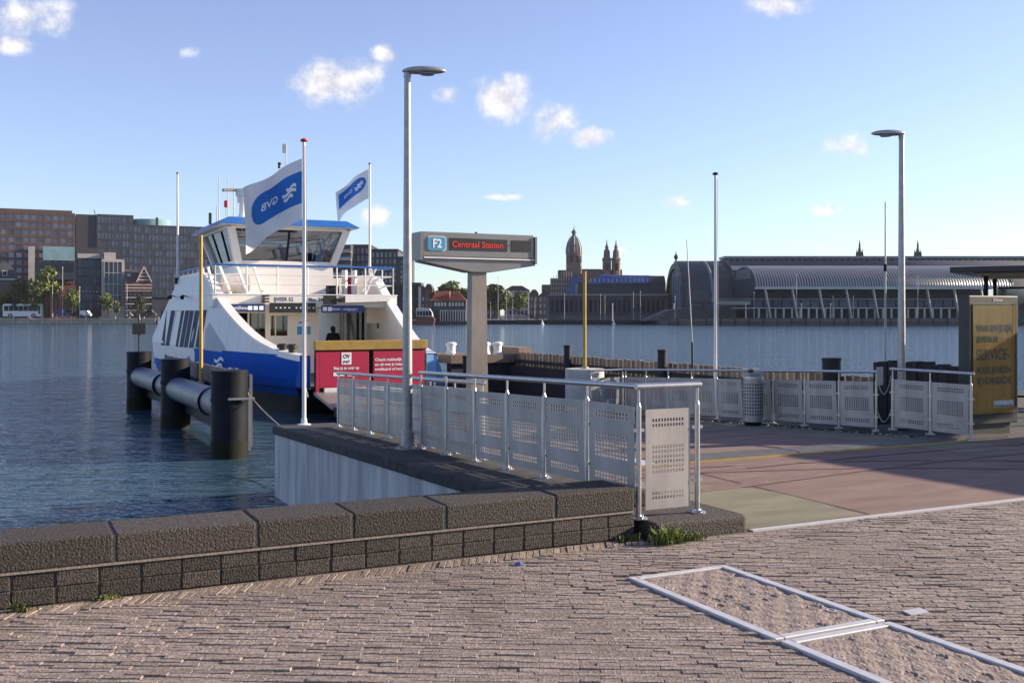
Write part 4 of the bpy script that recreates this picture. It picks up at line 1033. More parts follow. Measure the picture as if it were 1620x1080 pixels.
# ladder at the starboard end
a, z0_ = FP(577, 463, BS0+.6); b_, z1_ = FP(594, 432, BS0+.6)
for dy in (0,.5):
    MB().bar((a,BS0+.5+dy,BZ1),(b_,BS0+.5+dy,BZ1+1.0),.05,.05).build('ladder_rail','white',fy)
for k in range(5): f = (k+.5)/5; MB().bar((a+(b_-a)*f,BS0+.5,BZ1+f),(a+(b_-a)*f,BS0+1.0,BZ1+f),.04,.03).build('ladder_rung','white',fy)
# bow gate
gs = -.18
def gp2(px, py): return FP(px, py, gs)
gl0, gl1 = gp2(498,600)[0], gp2(674,600)[0]; gt = gp2(585,553)[1]; gb = gp2(585,611)[1]
gt_ = gp2(585,538)[1]
gate = MB().box(gl0-.02, gl1+.02, gs-.07, gs+.07, gt+.0, gt_).build('gate_beam', 'yellow', fy); bevel(gate, .02)
MB().box(gl0, gl1, gs+.02, gs+.06, -.62, gt-.002).build('gate_frame', 'darksteel', fy)
m0, m1 = gp2(583,600)[0], gp2(590,600)[0]
bdA = bevel(MB().box(gl0+.12, m0, gs-.03, gs+.015, gb, gt-.03).build('gate_board', 'red', fy), .008)
bdB = bevel(MB().box(m1, gl1-.06, gs-.03, gs+.015, gb, gt-.03).build('gate_board', 'red', fy), .008)
bevel(MB().box(gl0+.02, gl0+.115, gs-.03, gs+.015, gb-.15, gt-.03).build('gate_board', 'red', fy), .006)
bevel(MB().box(gl0+.25, gl1-.08, gs-.05, gs+.01, -.60, gb-.01).build('gate_apron', 'white', fy), .02)
def gtext(s, px, py, size, parent, mat='print', wide=None):
    l, z = FP(px, py, gs-.036); return text('board_text', s, mat, parent, (l, gs-.036, z), size, wide=wide, bold=.003)
lO, zO = FP(548, 567, gs-.034)
bevel(MB().box(lO-.145, lO+.145, gs-.040, gs-.032, zO-.17, zO+.17).build('logo_plate', 'print', bdA), .03, 3)
text('board_text', 'OV', 'printdark', bdA, (lO, gs-.043, zO+.06), .17, wide=.20, bold=.003); text('board_text', 'pay!', 'printdark', bdA, (lO, gs-.043, zO-.08), .11, wide=.18, bold=.002)
gtext('Stap je zo over op', 548, 582, .12, bdA, wide=.75)
for px in (531,541,553,565):
    l, z = FP(px, 592, gs-.034); bevel(MB().box(l-.07,l+.07,gs-.038,gs-.032,z-.05,z+.05).build('pictogram','print',bdA),.02)
for s, py, w_ in (('Check makkelijk in-',569,.98),('en uit met je betaalpas,',576.5,1.08),('creditcard of mobiel.',584,1.0)):
    l, z = FP(593, py, gs-.036); text('board_text', s, 'print', bdB, (l, gs-.036, z), .115, align='LEFT', wide=w_, bold=.003)
# hinged flap between gate and ramp
MB().hexa([(-1.7,-1.9,-.78),(1.7,-1.9,-.78),(1.7,-.05,-.50),(-1.7,-.05,-.50)], [(-1.7,-1.9,-.70),(1.7,-1.9,-.70),(1.7,-.05,-.40),(-1.7,-.05,-.40)]).build('bow_flap', 'galv', fy)
for x in (-1.95, 1.95): MB().tube((x,.3,.1),(x,-.35,-.55),.04,n=8).build('hydraulic_arm','steel',fy)

# ferry flagpoles (with and without flag)
l_, z_ = -3.25, zprof(11)
s_, zt_ = FSd(281, 437, -3.25)
pp = W(FC-3.25, FT+s_, zprof(s_)+.01)
def ferrypole(l, s, z, pytop, label):
    pos = W(FC+l, FT+s, z); H = FZp(pytop, pos.y)-z
    r = thing('flagpole', label, 'flagpole', pos, PHI, 'white flagpoles around the ferry berth')
    bevel(MB().box(-.14,.14,-.14,.14,-.02,.22).build('foot','black',r),.03); MB().tube((0,0,.1),(0,0,H),.05,.038,n=10).build('pole','white',r); MB().tube((0,0,H),(0,0,H+.05),.06,.05,n=10).build('finial','black',r)
    return pos, H
ferrypole(-3.25, s_, zprof(s_)+.02, 275, 'bare white flagpole standing on top of the ferry side housing')
c_ = ct_px(585, FT+10.2); pos, H = ferrypole(c_-FC, 10.2, BZ1+.03, 260, 'white flagpole with small flag on the ferry upper deck')
D2 = pos.y
fr2, S2, d2 = flag('flag', 'small white flag with blue emblem on the ferry upper deck pole', pos+Vector((-.05,-.03,FZp(314,D2)-pos.z)), 1.42, FZp(266,D2)-FZp(312,D2), math.radians(178), .58, 4)
emblem(fr2, S2, .06, .92, .36, .86, 'hoist', False, 1)

# passenger standing in the passage
l_, z_ = FP(527, 518, 8.6)
ps = thing('person', 'person in dark jacket standing in the ferry passage behind the red gate', 'person', W(FC+l_, FT+8.6, -.335), PHI+.2)
def skinbody(name, verts, edges, rad, mat, parent, root=0, sub=2):
    me = bpy.data.meshes.new(name); me.from_pydata(verts, edges, []); o = mkobj(name, me, mat, parent)
    sk = o.modifiers.new('skin','SKIN'); me.skin_vertices.new() if not me.skin_vertices else None
    for v, r in zip(me.skin_vertices[0].data, rad): v.radius = r if isinstance(r, tuple) else (r, r)
    me.skin_vertices[0].data[root].use_root = True
    ss_ = o.modifiers.new('sub','SUBSURF'); ss_.levels = sub; ss_.render_levels = sub
    for p in me.polygons: p.use_smooth = True
    return o
V_ = [(0,0,.90),(0,0,1.12),(0,0,1.33),(0,-.01,1.42),(0,-.02,1.50),(0,-.03,1.60),
      (-.10,0,.84),(-.11,-.02,.47),(-.11,.02,.07),(-.11,-.12,.03),(.10,0,.84),(.11,-.02,.47),(.11,.02,.07),(.11,-.12,.03),
      (-.19,0,1.36),(-.26,.02,1.09),(-.24,-.12,.88),(-.235,-.17,.80),(.19,0,1.36),(.26,.02,1.09),(.24,-.12,.88),(.235,-.17,.80)]
E_ = [(0,1),(1,2),(2,3),(3,4),(4,5),(0,6),(6,7),(7,8),(8,9),(0,10),(10,11),(11,12),(12,13),(2,14),(14,15),(15,16),(16,17),(2,18),(18,19),(19,20),(20,21)]
R_ = [(.16,.11),(.15,.105),(.17,.11),(.065,.065),(.085,.09),(.08,.095),.095,.065,.045,.035,.095,.065,.045,.035,.068,.05,.04,.03,.068,.05,.04,.03]
skinbody('body', V_, E_, R_, 'cloth', ps)
hb = bmesh.new(); bmesh.ops.create_uvsphere(hb, u_segments=14, v_segments=10, radius=1)
for v in hb.verts: v.co = Vector((v.co.x*.088, v.co.y*.10+.01, 1.575+v.co.z*.105))
me = bpy.data.meshes.new('hair'); hb.to_mesh(me); hb.free(); mkobj('hair', me, 'blackmatt', ps)
# ================================================================ FAR BANK
M['brown'] = pm('brown_brick', (.115,.07,.062), .8, 0, .15, .4)
M['darkclad'] = pm('dark_cladding', (.045,.05,.064), .6, 0, .15, .3)
M['stonepale'] = pm('pale_stone', (.42,.38,.34), .8, 0, .12, .5)
M['redbrick'] = pm('red_brick', (.16,.06,.05), .85, 0, .15, .8)
M['rooftile'] = pm('red_tiles', (.20,.045,.03), .8, 0, .2, .5)
M['slate'] = pm('slate', (.05,.05,.058), .7, 0, .2, .5)
M['pane'] = pm('far_pane', (.33,.34,.37), .35, 0, .25, .5, rnd=.45, spec=.3)
M['paneblue'] = pm('far_pane_blue', (.07,.09,.13), .3, 0, .25, .3, rnd=.4, spec=.3)
M['panedark'] = pm('far_pane_dark', (.028,.032,.042), .45, 0, .3, .5, rnd=.5, spec=.15)
M['teal'] = pm('teal_glass', (.20,.32,.35), .15, 0, .15, .3)
M['blacksteel'] = pm('shed_steel', (.06,.06,.066), .55, .2, .2, .3)
M['shedgrey'] = pm('shed_grey', (.22,.22,.23), .45, .3, .25, .08)
M['ribgrey'] = pm('shed_rib', (.36,.36,.37), .4, .4, .2, .1)
M['quaydark'] = pm('dark_quay', (.085,.08,.082), .85, 0, .3, .3)
M['quaytimber'] = pm('pale_fender', (.42,.36,.28), .8, 0, .25, .6)
M['tarp'] = pm('blue_tarp', (.045,.10,.26), .7, 0, .3, .3)
M['churchstone'] = pm('church_brick', (.15,.10,.082), .85, 0, .2, .3)
M['dome'] = pm('dome_lead', (.075,.08,.09), .6, 0, .2, .3)
M['cream2'] = pm('far_cream', (.5,.48,.44), .7, 0, .15, .5)
M['tyre'] = pm('tyre', (.015,.015,.015), .8)
GZ = .35
fq = MB().box(-2500, -96, 341, 2900, -4, GZ-.1); fq.box(-96, 42, 318, 2900, -4, GZ-.25); fq.box(42, 2500, 279, 2900, -4, GZ-.1)
o = tag(fq.build('far_bank', 'quaydark'), kind='structure')

def UP(p, x0, D, yaw):   # metres along a facade turned by yaw that starts at column x0
    r_ = (p-CXP)/F; return (r_*D-FXp(x0, D))/(math.cos(yaw)-r_*math.sin(yaw))
YL = math.radians(24)
def bld(name, label, cat, x0, x1, ytop, D, depth, mat, yaw=0.0, zb=0.0, group=None):
    X0 = FXp(x0, D); r = thing(name, label, cat, (X0, D, zb), yaw, group)
    h = FZp(ytop, D)-zb; w = UP(x1, x0, D, yaw)
    return r, w, h
def facade(root, x0, x1, z0, z1, cols, rows, pw, sh_, matw, matp, d=.5, y=0.0, pane=None, maxw=300, wname='window'):
    # proud piers and floor bands, recessed panes
    g = MB(); cw = (x1-x0)/cols; rh = (z1-z0)/rows
    for k in range(cols+1): g.box(x0+k*cw-cw*pw/2, x0+k*cw+cw*pw/2, y-d, y, z0, z1)
    for k in range(rows+1): g.box(x0-cw*pw/2, x1+cw*pw/2, y-d*.96, y-.001, z0+k*rh-rh*sh_/2, z0+k*rh+rh*sh_/2)
    g.build('facade_grid', matw, root)
    pmesh = MB().box(0, cw*(1-pw), -.12, -.02, 0, rh*(1-sh_)).mesh('window')
    big = MB(); cnt = 0
    for i in range(cols):
        for j in range(rows):
            p = (x0+i*cw+cw*pw/2, y, z0+j*rh+rh*sh_/2)
            if cnt < maxw: mkobj(wname, pmesh, matp, root, p)
            else: big.box(p[0], p[0]+cw*(1-pw), y-.12, y-.02, p[2], p[2]+rh*(1-sh_))
            cnt += 1
    if big.v: b_ = big.build('window_field', matp, root); b_['kind'] = 'stuff'

# --- brown brick office block, far left
D = 372
r, w, h = bld('office_block', 'brown brick office block with a grid of square windows', 'building', -14, 119, 334, D, 40, 'brown', YL)
MB().box(0, w, .02, 40, 0, h).build('wall', 'brown', r)
px = lambda p: UP(p, -14, 372, YL)
zz = lambda y: FZp(y, 379)
facade(r, .4, w-.4, zz(446), zz(338), 11, 9, .28, .34, 'brown', 'pane', .6)
MB().box(.5, w-1, 2, 30, h, h+1.4).build('roof_plant', 'brown', r)
o = MB().box(px(45), px(55), -3.2, -.65, 0, zz(391)).build('stair_tower', 'stonepale', r)
gb_ = MB().box(px(68), px(118), -2.2, -.65, zz(412), zz(390)).build('glass_hall', 'teal', r)
g2 = MB().box(px(55.5), px(119.5), -3.0, -.66, zz(442), zz(415)).build('glass_hall', 'paneblue', r)
for k in range(16): MB().box(px(56+4*k), px(56.5+4*k), -3.15, -3.0, zz(430), zz(415)).build('mullion', 'slate', g2)
MB().box(px(80), px(120), -2.5, -.67, 0, zz(452)).build('red_base', 'redbrick', r)
for k in range(5): MB().box(px(84+7.5*k), px(88+7.5*k), -2.6, -2.5, zz(492), zz(470)).build('door', 'panedark', r)
MB().bar((px(-8), 5, h+1), (px(-30), 5, h+7), .3, .3).build('roof_jib', 'darksteel', r)
# --- dark clad office
D = 395
r, w, h = bld('office_block', 'long dark clad office block with narrow windows and round glass top', 'building', 120, 345, 340, D, 40, 'darkclad', YL)
P_ = lambda p: UP(p, 120, 395, YL)
Z_ = lambda y: FZp(y, 401)
MB().box(0, P_(211), .02, 42, 0, Z_(341)).build('wall', 'darkclad', r); MB().box(P_(211)+.01, w, .02, 42, 0, Z_(355.5)).build('wall', 'darkclad', r)
facade(r, P_(154), P_(210), Z_(467), Z_(341.5), 10, 10, .38, .26, 'darkclad', 'pane', .5)
facade(r, P_(211.8), w-.1, Z_(468), Z_(356), 24, 9, .38, .26, 'darkclad', 'pane', .5)
dm = MB(); n_ = 28
MB().lathe([(8,0),(8,3.3)], 40, (P_(243), 16, Z_(355)), True).build('round_glass_top', 'teal', r)
MB().box(P_(246), P_(250), -.8, 0, Z_(354), Z_(342)).build('lift_shaft', 'slate', r)
MB().bar((P_(153), 8, h), (P_(150), 8, h+3), .25, .25).build('roof_mast', 'slate', r)
# --- narrow houses in front
D = 352
def P2(p, x0): return UP(p, x0, 350, YL)
Z2 = lambda y: FZp(y, 352)
r, w, h = bld('town_house', 'narrow black glazed building between brown and white blocks', 'building', 121.5, 160, 391, D, 15, 'slate', YL)
MB().box(0, w, .02, 15, 0, Z2(398)).build('wall', 'slate', r); MB().box(1, w-1, 2, 12, Z2(398), Z2(391)).build('roof_room', 'slate', r)
MB().box(.2, w-.2, -.5, 0, Z2(408), Z2(401)).build('cornice', 'stonepale', r)
facade(r, .3, w-.3, Z2(490), Z2(411), 6, 6, .12, .22, 'slate', 'paneblue', .35)
for k in range(7): MB().box(.6+k*1.1, 1.0+k*1.1, -.6, -.36, Z2(462), Z2(460.5)).build('facade_lamp', 'cream2', r)
r, w, h = bld('town_house', 'pale stone building with tall glazed front', 'building', 161, 197, 400, D-1, 15, 'stonepale', YL)
MB().box(0, w, .02, 15, 0, Z2(410)).build('wall', 'stonepale', r); MB().box(.8, w*.62, 1, 10, Z2(410), Z2(399)).build('roof_room', 'stonepale', r)
facade(r, .8, w-.8, Z2(484), Z2(414), 4, 4, .14, .05, 'stonepale', 'paneblue', .4)
MB().box(w*.3, w, -1.2, -.42, 0, Z2(484)).build('porch', 'cream2', r)
r, w, h = bld('town_house', 'red brick house with white banded stepped gable', 'building', 198, 240, 425, D-2, 14, 'redbrick', YL)
MB().box(0, w, .02, 14, 0, Z2(446)).build('wall', 'redbrick', r)
MB().ext([(0,0,Z2(446)),(w*.55,0,Z2(446)),(w*.55,7,Z2(425)),(0,7,Z2(425))], (0,7,0)).build('roof', 'slate', r)
gx0, gx1, gxm = P2(216,198), P2(240,198), P2(227.5,198)
MB().ext([(gx0,-.1,Z2(446)),(gx1,-.1,Z2(446)),(gxm+.6,-.1,Z2(424)),(gxm+.5,-.1,Z2(420)),(gxm-.5,-.1,Z2(420)),(gxm-.6,-.1,Z2(424))], (0,5,0)).build('gable', 'redbrick', r)
bands = MB()
for k in range(9): bands.box(-.02, w+.02, -.14, .0, Z2(450+5*k), Z2(451.3+5*k))
for k in range(4):
    f = (k+.6)/4; hw_ = (gx1-gx0)/2*(1-f*.9); bands.box(gxm-hw_, gxm+hw_, -.24, -.1, Z2(446-22*f)-.15, Z2(446-22*f)+.15)
bands.build('white_band', 'cream2', r)
for (a, b_) in ((gx0,gxm),(gx1,gxm)): MB().bar((a,-.25,Z2(446)),(b_,-.25,Z2(422)),.5,.35).build('gable_coping','cream2',r)
pm_ = MB().box(0, 1.0, -.22, -.15, 0, 1.7).mesh('window')
for j in range(4):
    for i in range(6): mkobj('window', pm_, 'panedark', r, (.5+i*1.42, 0, 1.2+j*2.3))
MB().box(.9,1.9,3,4,Z2(440),Z2(433)).build('dormer','cream2',r)
r, w, h = bld('town_house', 'grey house with steep dark roof and white dormer behind the coach', 'building', -14, 27, 415, D-4, 14, 'stonepale', YL)
MB().box(0, w, .02, 12, 0, Z2(441)).build('wall', 'churchstone', r)
MB().ext([(-.3,-.4,Z2(441)),(w+.3,-.4,Z2(441)),(w-2.6,5,Z2(415)),(-.3,5,Z2(415))], (0,7,0)).build('roof','slate',r)
d_ = MB().box(w*.42, w*.62, 0, 2, Z2(437), Z2(428)).build('dormer','cream2',r); MB().box(w*.45,w*.59,-.1,-.01,Z2(436),Z2(430)).build('pane','panedark',d_)
MB().box(-.2, w+.2, -.5, 0, Z2(443), Z2(441)).build('cornice','cream2',r)
for i in range(4):
    for j in range(2): MB().box(.8+i*2.1, 1.9+i*2.1, -.08, .0, 1.2+j*4.2, 3.8+j*4.2).build('window','panedark',r)
# --- modern blocks behind the ferry
D = 400
Z3 = lambda y: FZp(y, 400)
for (x0, x1, yt, lb, cols) in ((556,585,389,'dark modern block with glazed corners rising behind the ferry flagpole',4),(586,629,396,'dark modern block with rows of pale windows behind the ferry',6),(630.5,648,408,'plain dark block at the end of the modern row behind the lamp post',2)):
    r, w, h = bld('apartment_block', lb, 'building', x0, x1, yt, D, 20, 'darkclad')
    MB().box(0, w, .02, 20, 0, h).build('wall','darkclad',r); facade(r, .3, w-.3, Z3(450), Z3(yt+2), cols, 5, .5, .3, 'darkclad', 'pane', .5)
    MB().box(-.4, w+.4, -1.0, 20.4, h, h+.5).build('roof','slate',r)
r, w, h = bld('apartment_block', 'lighter stepped building with open balconies right behind the wheelhouse', 'building', 500, 555, 387, 392, 18, 'slate')
MB().box(0, w, .02, 18, 0, h-2).build('wall','slate',r)
for k in range(5): b_ = MB().box(-.3, w+.3, -1.8, 0, h-3-k*2.9, h-2.75-k*2.9).build('balcony','cream2',r); MB().box(-.3,w+.3,-1.8,-1.75,h-2.72-k*2.9,h-1.9-k*2.9).build('balustrade','teal',b_)
MB().box(w*.55, w, -.5, 10, h-2, h).build('roof_room','slate',r)
r, w, h = bld('low_hall', 'long low dark hall under the modern blocks', 'building', 600, 662, 447, 360, 10, 'slate'); MB().box(0,w,.02,10,0,h-1).build('wall','panedark',r); MB().box(-1,w+1,-1,11,h-1,h).build('roof','slate',r)

# --- trees
def treemesh(seed, H, R, n=2000, dark=False):
    rr = random.Random(seed); tk = MB(); tk.tube((0,0,-.2),(.1,0,H*.45),.22*H/10,.13*H/10,n=8)
    cl = []
    for k in range(16):
        a = rr.uniform(0,6.28); f = rr.uniform(0,1); rad = R*(.95-.55*abs(f-.4))*rr.uniform(.25,.9); z = H*(.32+.58*f)
        c_ = Vector((math.cos(a)*rad, math.sin(a)*rad, z)); cl.append((c_, R*rr.uniform(.25,.48)))
        if k < 9: tk.tube((0.05,0,H*(.25+.02*k)), tuple(c_), .08*H/10, .02, n=5)
    cr = MB()
    for k in range(n):
        c_, r_ = rr.choice(cl); v = Vector((rr.gauss(0,1),rr.gauss(0,1),rr.gauss(0,1))).normalized()*(r_*rr.uniform(.55,1.12)); p = c_+v
        s_ = rr.uniform(.22,.5); d1 = Vector((rr.gauss(0,1),rr.gauss(0,1),rr.gauss(0,1))).normalized(); d2 = d1.cross(Vector((rr.gauss(0,1),rr.gauss(0,1),rr.gauss(0,1)))).normalized()
        cr.add([p-d1*s_, p+d2*s_*.6, p+d1*s_, p-d2*s_*.6], [(0,1,2,3)])
    return tk.mesh('trunk'), cr.mesh('crown')
tv = [treemesh(k, 10, 3.2) for k in range(4)]
def tree(px, pybase, pytop, D, label, v=0, mat='leaf', wide=1.0):
    z = FZp(pybase, D); Hh = FZp(pytop, D)-z; r = thing('tree', label, 'tree', (FXp(px,D), D, z), v*1.3, 'trees along the far bank'); r.scale = (Hh/10*wide, Hh/10*wide, Hh/10)
    mkobj('trunk', tv[v%4][0], 'bark', r); mkobj('crown', tv[v%4][1], mat, r)
for k, (px_, yt, wd, mt, lb) in enumerate(((69,425,1.05,'leaf','tall bright green tree behind the white coach'),(2,458,1,'leaf','small tree at the corner of the grey house'),(28,440,.9,'leafdark','dark tree between grey house and brown block'),(50,462,1.2,'leaf','low spreading tree beside the tall bright tree'),(114,458,1.0,'leaf','round tree before the red ground floor'),(166,461,1.0,'leaf','tree before the white stone building'),(222,468,.95,'leafdark','small dark tree before the banded gable house'),(184,476,.8,'leafdark','bush sized tree beside the pale porch'))):
    tree(px_, 500, yt, 347-k*.4, lb, k, mt, wd)
for k, (px_, yt, D_, wd, lb) in enumerate(((706,447,430,1.5,'dark tree top above the red roofed pavilion'),(728,452,432,1.4,'dark tree beside the red roofed pavilion'),(775,450,440,1.9,'wide dark tree behind the sign column'),(790,456,436,1.6,'dark tree before the old town houses'),(822,462,425,1.3,'low dark tree near the church scaffolding'))):
    tree(px_, 500, yt, D_, lb, k, 'leafdark', wd)

# --- left quay: fender, vehicles, lamps
fd = thing('timber_fender', 'pale timber fender with posts along the far quay edge', 'fender', (FXp(-12,340.4), 340.4, 0))
wq = FXp(246,340.4)-FXp(-12,340.4)
for k, (a, b_) in enumerate(((-1.0,-.35),(-.2,.35),(.5,.75))): MB().box(0, wq, 0, .25, a, b_).build('rail','quaytimber',fd)
for k in range(12): MB().box(2+k*4.75, 2.5+k*4.75, -.3, .0, -1.3, 1.15).build('post','quaytimber',fd)
def vehicle(name, label, cat, px0, px1, py0, py1, D, mat, kind):
    z0_ = FZp(py1, D); Lh = FXp(px1,D)-FXp(px0,D); H = FZp(py0,D)-z0_; r = thing(name, label, cat, (FXp(px0,D), D, z0_))
    wz = .28*H if kind == 'bus' else .3*H; wd = 2.4 if kind != 'car' else 1.8; R = .16*H if kind == 'bus' else .2*H
    if kind == 'bus': pf = [(0,R*.7),(Lh,R*.7),(Lh,H*.55),(Lh*.985,H*.93),(Lh*.96,H),(.03*Lh,H),(0,H*.9)]
    elif kind == 'van': pf = [(0,R*.8),(Lh,R*.8),(Lh,H*.5),(Lh*.88,H*.56),(Lh*.74,H),(.02*Lh,H),(0,H*.92)]
    else: pf = [(0,R*.8),(Lh,R*.8),(Lh,H*.5),(Lh*.8,H*.58),(Lh*.64,H),(.25*Lh,H),(.1*Lh,H*.6),(0,H*.55)]
    bevel(MB().ext([(x,0,z) for x,z in pf],(0,wd,0)).build('body',mat,r),.08)
    if kind == 'bus':
        for k in range(7): MB().box(Lh*(.04+.125*k), Lh*(.155+.125*k), -.03, -.005, H*.50, H*.86).build('window','panedark',r)
        MB().box(Lh*.93, Lh*.975, -.03,-.005,H*.3,H*.86).build('windscreen','panedark',r)
    elif kind == 'van': MB().ext([(Lh*.74,-.02,H*.57),(Lh*.86,-.02,H*.57),(Lh*.745,-.02,H*.93),(Lh*.66,-.02,H*.93),(Lh*.66,-.02,H*.57)],(0,.015,0)).build('window','panedark',r)
    else: MB().ext([(Lh*.15,-.02,H*.6),(Lh*.76,-.02,H*.6),(Lh*.63,-.02,H*.93),(Lh*.27,-.02,H*.93)],(0,.015,0)).build('window','panedark',r)
    for f in (.2,.8):
        w_ = MB().tube((Lh*f,-.06,R),(Lh*f,.25,R),R,n=16).build('wheel','tyre',r); MB().tube((Lh*f,-.075,R),(Lh*f,-.061,R),R*.55,n=12).build('rim','galv',w_)
vehicle('coach','white coach with dark windows parked on the far quay','coach',4,65,480.5,503,345,'white','bus')
vehicle('van','dark blue box van beside the coach on the far quay','van',85,112,488.5,501.5,345.5,'navy','van')
vehicle('van','small white van between dark van and trees on the far quay','van',126,141,491,501,344.5,'white','van')
vehicle('car','dark car parked at the ferry end of the far quay','car',228,246,490,501,344.5,'slate','car')
vehicle('car','black hatchback behind the small white van','car',113,124,493,501,346.5,'black','car')
vehicle('car','grey car before the pale porch','car',196,208,493.5,501,344.8,'signgrey','car')
def farlamp(px_, y0, y1, D, label, r=.12, mat='cream2', head=False):
    o = thing('lamp_post', label, 'lamp post', (FXp(px_,D), D, FZp(y1,D)), 0, 'thin posts along the far bank'); H = FZp(y0,D)-FZp(y1,D)
    MB().tube((0,0,0),(0,0,H),r,r*.6,n=6).build('pole',mat,o); MB().tube((0,0,H),(0,0,H+.4),r*(2.2 if head else 1.2),n=6).build('lamp',mat,o)
for px_, y0, lb in ((83,452,'pale post beside the tall bright tree'),(126,455,'pale post before the black glazed building'),(99,424,'thin flag mast before the brown block'),(201,452,'pale post before the banded gable house'),(183,478,'short pale post before the pale porch')): farlamp(px_, y0, 501, 343.5, lb)
for k,(px_, y0, y1) in enumerate(((766,476,512),(776,480,512),(788,440,512),(801,462,512),(811,475,512),(836,466,512),(846,478,512),(893,466,512),(950,467,510),(957,470,508),(1002,464,512),(1013,462,512),(1068,470,512),(1318,470,508),(1350,470,508),(1452,436,508),(1260,436,508),(1193,464,508))):
    farlamp(px_, y0, y1, 316 if px_ < 1060 else 284, 'thin pale post on the jetties before the old town' if px_ < 1060 else 'thin pale post on the quay before the station halls', .09)
for px_ in (969, 1066, 1180, 1314, 1268): farlamp(px_, 482, 508, 312 if px_<1100 else 283, 'stout pale mooring post with white top along the dark jetty', .22, 'cream2')

# --- middle: cruise boat, pavilion, old houses, jetties
D = 300
bt_ = thing('tour_boat', 'dark red tour boat with curved white glass roof at the far jetty', 'boat', (FXp(658,D), D, WATER))
bl = FXp(688,D)-FXp(658,D); Zb = lambda y: FZp(y,300)-WATER
MB().ext([(0,0,-.2),(bl*.92,0,-.2),(bl,0,Zb(505)),(bl*.9,0,Zb(502)),(0,0,Zb(500))],(0,4,0)).build('hull','redbrick',bt_)
MB().ext([(0,.3,Zb(500)),(bl*.88,.3,Zb(501)),(bl*.84,.3,Zb(494)),(bl*.7,.3,Zb(488)),(bl*.3,.3,Zb(486.5)),(0,.3,Zb(487))],(0,3.4,0)).build('cabin','cream2',bt_)
for k in range(5): MB().box(.3+k*.85,.95+k*.85,.2,.29,Zb(499),Zb(492)).build('window','panedark',bt_)
D = 306
pv_ = thing('pavilion', 'boat pavilion with red hipped roof and white balustrade on piles', 'building', (FXp(683,D), D, WATER))
pw_ = FXp(737,D)-FXp(683,D); Zp = lambda y: FZp(y,306)-WATER
MB().box(0, pw_, .0, 9, Zp(510), Zp(476)).build('wall','slate',pv_)
MB().ext([(-.4,-.6,Zp(476)),(pw_*.5,-.6,Zp(476)),(pw_*.5,4,Zp(460)),(1.2,4,Zp(460))],(0,6,0)).build('roof','rooftile',pv_)
rf = MB(); xm = pw_*.72; rf.add([(pw_*.46,-.8,Zp(476)),(pw_*1.03,-.8,Zp(476)),(pw_*1.03,6,Zp(476)),(pw_*.46,6,Zp(476)),(xm,2.5,Zp(458))],[(0,1,4),(1,2,4),(2,3,4),(3,0,4),(0,3,2,1)]); rf.build('roof','rooftile',pv_)
for k in range(4): MB().box(pw_*.08+k*.95, pw_*.08+k*.95+.6, -.08, .0, Zp(484), Zp(478)).build('window','cream2',pv_)
for k in range(5): MB().box(pw_*.5+k*.95, pw_*.5+k*.95+.6, -.08, .0, Zp(484), Zp(478)).build('window','cream2',pv_)
MB().box(pw_*.25, pw_*1.02, -1.0, -.9, Zp(491.5), Zp(490.5)).build('rail','cream2',pv_)
for k in range(11): MB().box(pw_*.25+k*.74, pw_*.25+k*.74+.2, -1.05, -.85, Zp(508), Zp(491)).build('pile','cream2',pv_)
MB().box(-1,pw_+.5,-1.2,8,Zp(513),Zp(508)).build('deck','slate',pv_)
hl = ['narrow old house with pointed roof behind the pavilion','old house with dark front beside the pavilion roof','grey stone house with a dormer behind the sign column','broad stone house with roof turret before the old town','brown old house with flat roof near the church','low old house beside the church scaffolding','old house with steep dark roof under the trees']
for k,(x0,x1,yt,mt) in enumerate(((660,672,452,'slate'),(672,684,449,'churchstone'),(770,788,449,'churchstone'),(798,838,452,'stonepale'),(838,852,458,'brown'),(852,874,462,'churchstone'),(740,768,460,'slate'))):
    r, w, h = bld('old_house', hl[k], 'building', x0, x1, yt, 470, 12, mt, group='old houses behind the jetties')
    MB().box(0,w,.02,12,0,h*.86).build('wall',mt,r); MB().ext([(-.2,-.3,h*.86),(w+.2,-.3,h*.86),(w*.7,-.3,h),(w*.3,-.3,h)],(0,11,0)).build('roof','slate',r)
    for i in range(max(2,int(w/1.9))):
        for j in range(3): MB().box(.5+i*1.8,1.3+i*1.8,-.06,0,2+j*3.0,3.8+j*3.0).build('window','panedark' if mt=='stonepale' else 'pane',r)
jt = thing('jetty', 'long dark jetty with railings before the old town', 'jetty', (FXp(690,314), 314, WATER)); jl = FXp(1070,314)-FXp(690,314)
MB().box(8,jl,0,3,.4,1.25).build('deck','blackmatt',jt)
for k in range(24): MB().box(9+k*2.6,9.2+k*2.6,-.1,.1,-.5,2.2).build('post','slate',jt)
for h_ in (1.7,2.2): MB().box(9,jl-2,-.05,.05,h_-.05,h_+.05).build('rail','signgrey',jt)
MB().bar((FXp(806,314)-FXp(690,314),.5,FZp(488,314)-WATER),(FXp(852,314)-FXp(690,314),.5,FZp(505,314)-WATER),1.2,.35).build('gangway','slate',jt)
for k,(px_,lb) in enumerate(((858,'white buoy in front of the jetty near the church'),(971,'white buoy in front of the jetty below the blue sheeting'),(1098,'white buoy in front of the station quay'))):
    o = MB().lathe([(.001,0),(.45,.1),(.5,.5),(.2,.9),(.1,1.6),(.001,1.6)],12).build('buoy','white',None,(FXp(px_,300),300,WATER-.2)); tag(o,lb,'buoy')
